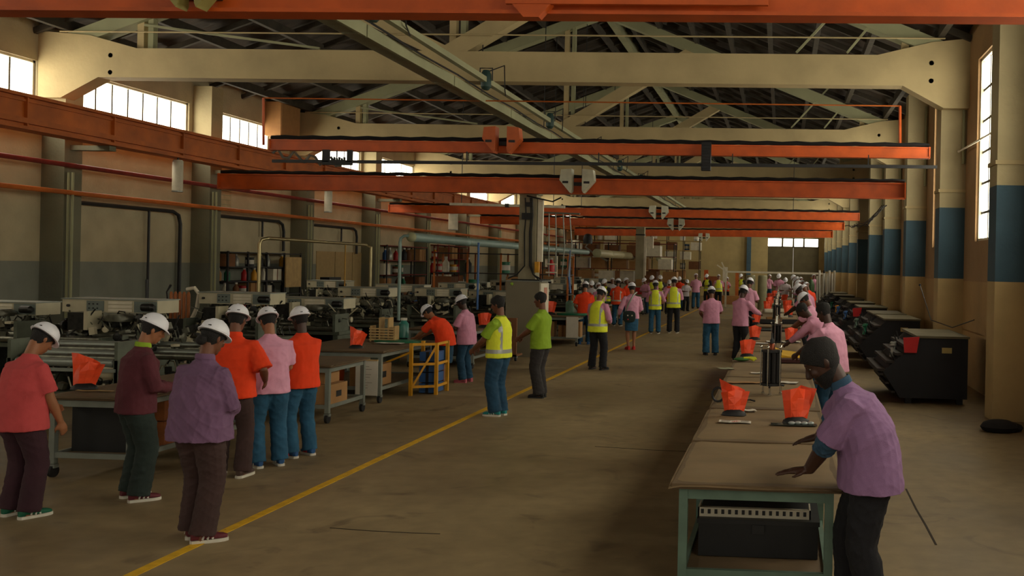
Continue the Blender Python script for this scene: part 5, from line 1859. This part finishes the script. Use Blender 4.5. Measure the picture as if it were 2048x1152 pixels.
def knitting_machine(label, seed, loc, rz=0, w=.72, box=True, boxm=None, bz=1.5):
    rs = random.Random(seed)
    t = thing('knitting_machine', label, 'machine', loc, rz, 'knitting machines in rows on the left')
    d = .95
    part('base_frame', MB().b2(-w, w, .1, d, .10, .22).b2(-w, -w + .09, .1, d, 0, .80).b2(w - .09, w, .1, d, 0, .80), m_mbody, t, smooth=False)
    part('back_plate', MB().b2(-w, w, .75, d, .2, .78), m_mdark, t, smooth=False)
    part('machine_bed', MB().b2(-w - .05, w + .05, .05, d + .05, .78, .84), m_mbody, t, smooth=False)
    for k in range(4):
        part('roller', MB().lathe([(.02, -w), (.045 + .01 * k, -w + .03), (.045 + .01 * k, w - .03), (.02, w)], (0, .0 + .12 * k, .90 + .055 * k), 'X', 14), m_mmid, t)
    part('roller_bracket', MB().b2(-w - .02, -w + .03, -.05, .5, .84, 1.16), m_mbody, t, smooth=False)
    part('roller_bracket', MB().b2(w - .03, w + .02, -.05, .5, .84, 1.16), m_mbody, t, smooth=False)
    for k in range(2):
        x = -w * .8 + k * w * 1.6
        part('post', MB().lathe([(.05, .84), (.045, bz - .05), (.06, bz - .04), (.06, bz)], (x, .6, 0), seg=12), m_mmid, t)
    if box:
        bw = w * 1.0
        bx = part('control_beam', MB().b2(-bw, bw, .32, .80, bz, bz + .18), m_mlight if boxm is None else boxm, t, smooth=False)
        part('control_panel', MB().b2(-bw * .48, -bw * .12, .31, .32, bz + .015, bz + .165), m_mpanel, bx, smooth=False)
        for k in range(3):
            part('slot_strip', MB().b2(-bw * .02, bw * .48, .305, .32, bz + .018 + k * .052, bz + .058 + k * .052), m_lampw, bx, smooth=False)
        part('side_panel', MB().b2(bw * .52, bw * .99, .31, .32, bz + .01, bz + .17), m_mpanel, bx, smooth=False)
        part('beam_lid', MB().b2(-bw - .01, bw + .01, .30, .82, bz + .18, bz + .195), m_galv, bx, smooth=False)
        part('beam_knob', MB().lathe([(.02, 0), (.02, -.03)], (-bw * .86, .32, bz + .09), 'Y', 10), m_dark, bx)
        for k in range(6):
            part('button', MB().lathe([(.010, 0), (.010, -.012)], (-bw * .42 + (k % 3) * .06, .31, bz + .06 + (k // 3) * .06), 'Y', 8), m_dark, bx)
        part('motor', MB().lathe([(.03, .0), (.055, .02), (.055, .16), (.03, .19)], (bw * .74, .24, bz + .09), 'X', 12), m_mdark, bx)
    mid = mechanism(seed, 210, w * .98, d * .85, .86, bz - .04)
    for m, mm, nm in zip(mid, (m_mdark, m_mmid, m_mlight), ('dark_mechanism', 'metal_mechanism', 'pale_fittings')):
        if nm == 'pale_fittings':
            m2 = MB()
            m2.v, m2.f, m2.m = m.v, m.f, m.m
        part(nm, m, mm, t, kind='stuff', smooth=False)
    part('yarn_carriage', MB().b2(-w * .55, -w * .2, .02, .3, 1.10, 1.34), m_mdark, t, smooth=False)
    part('carriage_plate', MB().b2(-w * .2, -w * .12, .0, .28, 1.10, 1.36), m_mlight, t, smooth=False)
    part('belt_cover', MB().loft([sring(V((w * .35, .2, 1.22)) + V((0, 0, z)), V((a, 0, 0)), V((0, .12, 0)), 14) for z, a in ((0, .2), (.05, .24), (.1, .15))]), m_mmid, t)
    part('chute', MB().tube([(.1, .5, .88), (.3, .4, 1.0), (.55, .35, 1.18), (.62, .35, 1.36)], .035, 8), m_mmid, t)
    return t


spots = []
for px, py, y, w in ((-55, 616, 13.2, .70), (187, 612, 12.7, .70), (446, 597, 14.8, .60), (594, 606, 16.8, .72), (713, 584, 19.0, .54), (865, 585, 21.2, .54),
                     (790, 578, 22.5, .6), (985, 572, 23.5, .6), (640, 570, 24.5, .6), (905, 568, 27, .6), (1100, 566, 30, .6), (1010, 563, 31, .6), (930, 560, 34, .6),
                     (1130, 560, 36, .7), (1070, 560, 37, .7), (1180, 556, 44, .7), (1130, 556, 44, .7), (1230, 553, 48, .7)):
    spots.append((pt(px, py, Y=y).x, y, w, pt(px, py, Y=y + .3).z - .09))
kinds = []
for k, (x, y, w, bz) in enumerate(spots):
    lab = '%s in the rows left of the aisle, counting from the front' % ('%s grey knitting machine' % ORD[k])
    if k < 6:
        kinds.append(knitting_machine(lab, 20 + k, (x, y, 0), 0, w, bz=bz))
    else:
        dup(kinds[1 + k % 5], lab, (x, y, 0), random.Random(k).uniform(-.05, .05))

# long rollers and carriage in front, beside the coral shirted worker
t = thing('roller_frame', 'steel frame of long grey rollers behind the dark left bench', 'machine frame', (-8.5, 10.9, 0), .0)
for k in range(5):
    part('long_roller', MB().lathe([(.03, -.62), (.052, -.6), (.052, .6), (.03, .62)], (0, .09 * k, .86 + .045 * k), 'X', 14), m_mmid if k % 2 else m_galv, t)
for x in (-.66, .66):
    part('side_plate', MB().b2(x - .02, x + .02, -.06, .5, .2, 1.12), m_mbody, t, smooth=False)
    part('leg', MB().b2(x - .03, x + .03, -.06, 0, 0, .9), m_mbody, t, smooth=False)
    part('leg', MB().b2(x - .03, x + .03, .44, .5, 0, .9), m_mbody, t, smooth=False)
part('pale_label', MB().b2(.16, .30, -.062, -.05, .88, .95), m_white, t, smooth=False)
part('front_bar', MB().b2(-.66, .66, -.08, -.05, .76, .80), m_galv, t, smooth=False)
part('pulley_housing', MB().ell((.5, .05, .76), (.16, .1, .1)), m_mlight, t)
for k, m in enumerate(mechanism(71, 60, .6, .45, .55, .84)):
    part(['dark_mechanism', 'metal_mechanism', 'pale_fittings'][k], m, (m_mdark, m_mmid, m_mlight)[k], t, kind='stuff', smooth=False)
t = thing('roller_frame', 'second low roller frame behind the purple jacket worker', 'machine frame', (-8.15, 12.05, 0), .0)
for k in range(4):
    part('long_roller', MB().lathe([(.03, -.72), (.048, -.7), (.048, .7), (.03, .72)], (0, .1 * k, .84 + .04 * k), 'X', 14), m_galv if k % 2 else m_mmid, t)
for x in (-.74, .74):
    part('side_plate', MB().b2(x - .02, x + .02, -.06, .45, 0, 1.06), m_mbody, t, smooth=False)
for k, m in enumerate(mechanism(72, 110, .7, .45, .5, 1.25)):
    part(['dark_mechanism', 'metal_mechanism', 'pale_fittings'][k], m, (m_mdark, m_mmid, m_mlight)[k], t, kind='stuff', smooth=False)
# amber tubes with curved pipe
p = pt(355, 655, Y=15.4)
t = thing('dye_tubes', 'row of amber dye tubes with a curved pale pipe between the machines', 'tubes', (p.x, 15.4, 1.05))
for k in range(5):
    part('amber_tube', MB().lathe([(.028, 0), (.028, .42), (.014, .46)], (-.12 + k * .075, 0, .05), seg=10), m_copper, t)
part('curved_pipe', MB().tube([(.22, 0, 0), (.33, 0, .25), (.36, 0, .48), (.28, 0, .58), (.15, 0, .55)], .032, 10), m_lampw, t)
part('tube_stand', MB().b2(-.2, .3, -.06, .06, -.25, .06).b2(-.16, -.1, -.05, .05, -1.05, -.2).b2(.2, .26, -.05, .05, -1.05, -.2), m_mdark, t, smooth=False)
part('valve_lever', MB().tube([(-.16, 0, .2), (-.2, 0, .5), (-.13, 0, .62)], [.012, .012, .02], 8), m_dark, t)
part('valve_lever', MB().tube([(-.55, 0, .2), (-.55, 0, .7)], [.014, .02], 8), m_dark, t)
part('stand_arm', MB().b2(-.6, -.1, -.02, .02, .1, .16), m_mdark, t, smooth=False)

# chrome pipe arch
yA = 19.2
a, b, c = pt(517, 600, Y=yA), pt(517, 476, Y=yA), pt(742, 490, Y=24)
P = [(a.x, yA, .0), (a.x, yA, b.z - .12), (a.x + .03, yA + .03, b.z - .03), (a.x + .12, yA + .1, b.z), (c.x - .1, 24 - .05, c.z), (c.x, 24, c.z - .06), (c.x, 24, c.z - .2), (c.x, 24, 0)]
t = thing('pipe_arch', 'tall chrome pipe arch over the machines in front of the black shelf', 'pipe')
part('arch_tube', MB().tube(P, .038, 12), mat('worn_brass_chrome', (176, 164, 124), .3, .8), t)
part('arch_stay', MB().tube([(V(P[3]) + (V(P[4]) - V(P[3])) * .75), V((P[3][0] + (P[4][0] - P[3][0]) * .75, P[3][1] + (P[4][1] - P[3][1]) * .75, 0))], .018, 6), m_brass, t)
for i in (0, 7):
    part('floor_flange', MB().lathe([(.09, 0), (.09, .02), (.05, .04)], (P[i][0], P[i][1], 0), seg=12), m_steel, t)

# ------------------------------------------------------------------ racks with goods
def colour_name(m):
    return m.name.split('_')[0]


G_ = [('white', m_white), ('red', m_red2), ('blue', m_blue), ('green', m_grn), ('yellow', m_yel), ('brown', m_cardd), ('cream', m_lampw), ('black', m_black), ('grey', m_steel), ('tan', m_card)]


def goods(x, y, z, kind, m, cname, label, s=1.0, rz=0, group=None):
    if kind == 'bottle':
        o = part('plastic_bottle', MB().lathe([(.055 * s, 0), (.06 * s, .02 * s), (.06 * s, .16 * s), (.025 * s, .21 * s), (.025 * s, .24 * s)], seg=12), m, loc=(x, y, z))
        part('bottle_cap', MB().lathe([(.028 * s, .235 * s), (.028 * s, .27 * s)], seg=10), m_red2 if cname == 'white' else m_white, o)
        tag(o, label, 'bottle', group)
    elif kind == 'can':
        o = part('paint_can', MB().lathe([(.085 * s, 0), (.085 * s, .18 * s), (.09 * s, .185 * s), (.09 * s, .195 * s), (.07 * s, .19 * s)], seg=14), m, loc=(x, y, z))
        part('can_label', MB().lathe([(.0865 * s, .05 * s), (.0865 * s, .14 * s)], seg=14), m_white, o)
        tag(o, label, 'can', group)
    else:
        o = thing('carton', label, 'box', (x, y, z), rz, group)
        part('box_body', MB().b2(-.13 * s, .13 * s, -.14 * s, .14 * s, 0, .2 * s), m, o, smooth=False)
        part('tape', MB().b2(-.132 * s, .132 * s, -.02, .02, .0, .202 * s), m_cardd, o, smooth=False)
    return o


def rack(name, label, x, y0, y1, dep, h, nsh, m, shm, seed, what, z0=.15, fill=.8, along='Y', s=1.0, uprights=4, wide=None, place=None):
    t = thing(name, label, 'shelf', (x, y0, 0))
    L = y1 - y0
    def B(u0, u1, v0, v1, za, zb):      # u along the rack, v its depth (0 = front)
        return MB().b2(-v1, -v0, u0, u1, za, zb) if along == 'Y' else MB().b2(u0, u1, v0, v1, za, zb)
    for k in range(uprights):
        u = L * k / (uprights - 1)
        for v in (0, dep - .04):
            part('upright', B(u - .025, u + .025, v, v + .04, 0, h), m, t, smooth=False)
    zs = [z0 + (h - .03 - z0) * k / (nsh - 1) for k in range(nsh)]
    for z in zs:
        part('shelf_board', B(-.02, L + .02, 0, dep, z - .015, z + .015), shm, t, smooth=False)
    rs = random.Random(seed)
    for si, z in enumerate(zs[:-1] + ([zs[-1]] if place == 'top' else [])):
        u = .18
        n = 0
        while u < L - .15:
            kind = rs.choice(what)
            cname, m_ = rs.choice(G_)
            ss = s * rs.uniform(.85, 1.2)
            if kind == 'carton':
                cname, m_ = rs.choice((('tan', m_card), ('brown', m_cardd), ('cream', m_lampw)))
                ss *= 1.35
            gap = (zs[1] - zs[0])
            ss = min(ss, gap / .3 if kind != 'carton' else gap / .24)
            if rs.random() < fill:
                n += 1
                v = rs.uniform(.15, max(.16, dep - .18))
                gx, gy = (x - v, y0 + u) if along == 'Y' else (x + u, y0 + v)
                goods(gx, gy, z + .016, kind, m_, cname, '%s %s, %s along the %s shelf of the %s' % (cname, {'carton': 'carton', 'can': 'can', 'bottle': 'bottle'}[kind], ORD[min(n - 1, 19)], (['bottom', 'second', 'third', 'fourth', 'fifth', 'sixth'] if True else ORD)[si], what_name[name]), ss, group='goods on the ' + what_name[name])
            u += .36 * ss * rs.uniform(.8, 1.2) + .04
    return t


what_name = {'black_shelf': 'black wall rack', 'orange_rack': 'orange post rack', 'board_rack': 'dark wall rack', 'deep_rack': 'far dark rack', 'end_rack': 'far end rack', 'red_rack': 'red wall rack'}
m_blkf = mat('black_rack_paint', (24, 22, 24), .6)
ya = pt(437, 540, X=-14.9).y
yb = pt(596, 540, X=-14.9).y
rack('black_shelf', 'black shelf rack of bottles and cartons on the left wall behind the machines', -14.75, ya + .2, yb - .1, .6, 2.32, 5, m_blkf, m_blkf, 5, ['bottle', 'bottle', 'can', 'carton', 'bottle'], z0=.7, fill=1.0, s=1.5, uprights=5)
o = part('leaning_board', MB().b2(-.02, .02, 0, .9, 0, .9), m_wood, smooth=False, loc=(-14.35, yb - 1.0, 1.05))
o.location = (-14.68, yb - 1.15, 1.30)
tag(o, 'pale wooden board leaning on the right end of the black wall rack', 'board')
# board panels on the wall in the next bay
ya2, yb2 = pt(636, 540, X=-15.3).y, pt(740, 540, X=-15.3).y
t = thing('wall_boards', 'tan board panels standing against the left wall between two columns', 'board', (-15.42, ya2, 0))
z_ = pt(660, 503, X=-15.3).z
m_tan = mat('tan_board', (168, 142, 96), .8, var=.08)
for k in range(3):
    part('board_panel', MB().b2(0, .04, .05 + k * (yb2 - ya2) / 3, (k + 1) * (yb2 - ya2) / 3, 0, z_), m_tan, t, smooth=False)
p = pt(685, 568, X=-14.2)
t = thing('old_monitor', 'black monitor on a shelf bracket before the tan boards', 'monitor', (-14.3, p.y - .3, p.z - .2))
part('screen_case', MB().b2(-.3, .0, -.4, .4, 0, .42), m_black, t, smooth=False)
part('bracket', MB().b2(-.9, 0, -.05, .05, -.06, 0), m_dark, t, smooth=False)
# dark wall racks farther down
yc = pt(752, 560, X=-14.9).y
yc = 18.95 + 3 * BAY + .7
rack('board_rack', 'dark wall rack with cartons between the third and fourth left columns', -14.7, yc, yc + 4.0, .7, 2.75, 5, m_dark, m_red, 12, ['carton', 'carton', 'bottle', 'can'], z0=.5, fill=.9, s=1.7)
yd = yc + BAY
rack('red_rack', 'red edged wall rack with mixed cartons past the fourth left column', -14.62, yd, yd + 4.0, .7, 2.9, 5, m_red, m_red, 14, ['carton', 'can', 'bottle'], z0=.5, fill=.85, s=1.8)
# orange post racks mid left, across the hall
rack('orange_rack', 'orange post rack with white jugs and boxes left of the front pillar', pt(868, 540, Y=29).x, 29.0, 29.0 + 4.2, .8, 2.46, 4, mat('orange_rack_post', (176, 96, 30), .6), m_dark, 31, ['bottle', 'can', 'carton', 'bottle'], z0=.6, fill=.85, s=1.9, along='X', uprights=5)
rack('deep_rack', 'tall dark storage rack of brown boxes between the two pillars', pt(1085, 540, Y=47).x, 47.0, 47.0 + 6.6, .9, 3.3, 5, m_dark, m_red, 41, ['carton', 'carton', 'can'], z0=.7, fill=.9, s=2.2, along='X', uprights=5)
rack('end_rack', 'dark shelving wall full of stock at the far left of the end wall', pt(1300, 540, Y=64).x, 64.0, 64.0 + pt(1398, 540, Y=64).x - pt(1300, 540, Y=64).x, 1.0, 4.6, 7, m_blkf, m_wood, 51, ['carton', 'can', 'carton'], z0=.7, fill=.9, s=2.6, along='X', uprights=4)
what_name['end_rack'] = 'far left rack'
rack('end_rack', 'wide dark stock rack behind the second pillar', pt(1130, 540, Y=60).x, 60.0, 65.0, 1.0, 4.4, 7, m_blkf, m_cardd, 55, ['carton', 'can', 'carton'], z0=.7, fill=.9, s=2.6, along='X', uprights=4)

# far end: volleyball style white rail frame, boards, green bottles, wrapped stack
yF = 52.0
a, b = pt(1452, 543, Y=yF), pt(1652, 544, Y=yF)
t = thing('white_rail_frame', 'long white rail frame spanning the far end before the double door', 'frame', (a.x, yF, 0))
part('top_rail', MB().b2(0, b.x - a.x, -.05, .05, a.z - .06, a.z + .04), m_lampw, t, smooth=False)
for x in (0, (b.x - a.x)):
    part('post', MB().b2(x - .05, x + .05, -.05, .05, 0, a.z), m_lampw, t, smooth=False)
part('brace', MB().beam((0, 0, a.z), (-.5, 0, a.z + .35), .06, .06), m_lampw, t, smooth=False)
part('brace', MB().beam((0, 0, a.z), (-.25, 0, a.z + .5), .06, .06), m_lampw, t, smooth=False)
t = thing('column_fence', 'pair of pale grey cylinders standing before the far blue column', 'cylinder', (pt(1505, 570, Y=50).x, 50, 0))
for k in range(2):
    part('cylinder', MB().lathe([(.24, 0), (.24, 1.75), (.2, 1.8)], (k * .62 - .1, 0, 0), seg=16), mat('pale_grey_tank', (140, 136, 104), .5), t)
for k, (px, y, w, h, m, lab) in enumerate(((1412, 58, .25, 2.0, m_orange, 'thin orange board standing left of the far white posts'), (1425, 60, .8, 1.6, mat('brick_board', (150, 84, 46), .8), 'rust coloured board near the far end wall'),
                                             (1450, 59, .3, 2.2, m_lampw, 'tall white board near the far end wall'), (1474, 57, .2, 1.9, m_orange_d, 'narrow orange board left of the pale cylinders'), (1462, 56, 1.6, .5, mat('low_wood_stack', (160, 110, 60), .8), 'low pile of timber on the floor at the far end'))):
    o = part('far_board' if k < 4 else 'timber_pile', MB().b2(-w / 2, w / 2, 0, .06 if k < 4 else .8, 0, h), m, loc=(pt(px, 560, Y=y).x, y, 0), smooth=False)
    tag(o, lab, 'board')
p = pt(1656, 600, Y=45)
t = thing('wrapped_stack', 'stack of black and white striped wrapped rolls by the far right columns', 'stack', (2.0, 46.6, 0))
for k in range(12):
    part('wrapped_roll', MB().tube([(.075 * k - .25, .1 * (k % 2), 0), (.075 * k - .25 + .05 * math.sin(k * 2.3), .1 * (k % 2), 1.85 + .14 * (k % 3))], [.055, .05], 10), [m_white, m_black, m_white, m_lampw][k % 4], t)
o = part('gas_cylinder', MB().lathe([(.17, 0), (.17, 1.4), (.10, 1.6), (.04, 1.7)], seg=16), mat('green_gas_cylinder', (60, 92, 50), .5), loc=(1.45, 46.4, 0))
tag(o, 'green gas cylinder left of the wrapped rolls at far right', 'cylinder')
part('valve', MB().lathe([(.05, 1.68), (.05, 1.78)], seg=10), m_brass, o)
# brown acoustic box high on the left wall and its neighbour
p1, p2 = pt(542, 240, X=-15.2), pt(585, 240, X=-15.2)
o = part('wall_box', MB().b2(0, .5, 0, 1.1, 0, 1.0), mat('brown_box', (150, 104, 56), .8), loc=(-15.4, p1.y, p1.z - .45), smooth=False)
tag(o, 'brown box mounted high on the left wall right of the second window', 'box')
part('box_lid', MB().b2(.48, .52, .02, 1.08, .02, .98), m_card, o, smooth=False)

# rods that hang the things hung from the roof
m_rod = m_dark
for nm in ('ceiling_track',):
    o = bpy.data.objects[nm]
    for k in range(11):
        y = 18.99 + k * 2 * BAY / 2
        part('hanging_rod', MB().tube([(0, y, .04), (0, y, zr(X) - zd - .0)], .012, 5), m_rod, o)
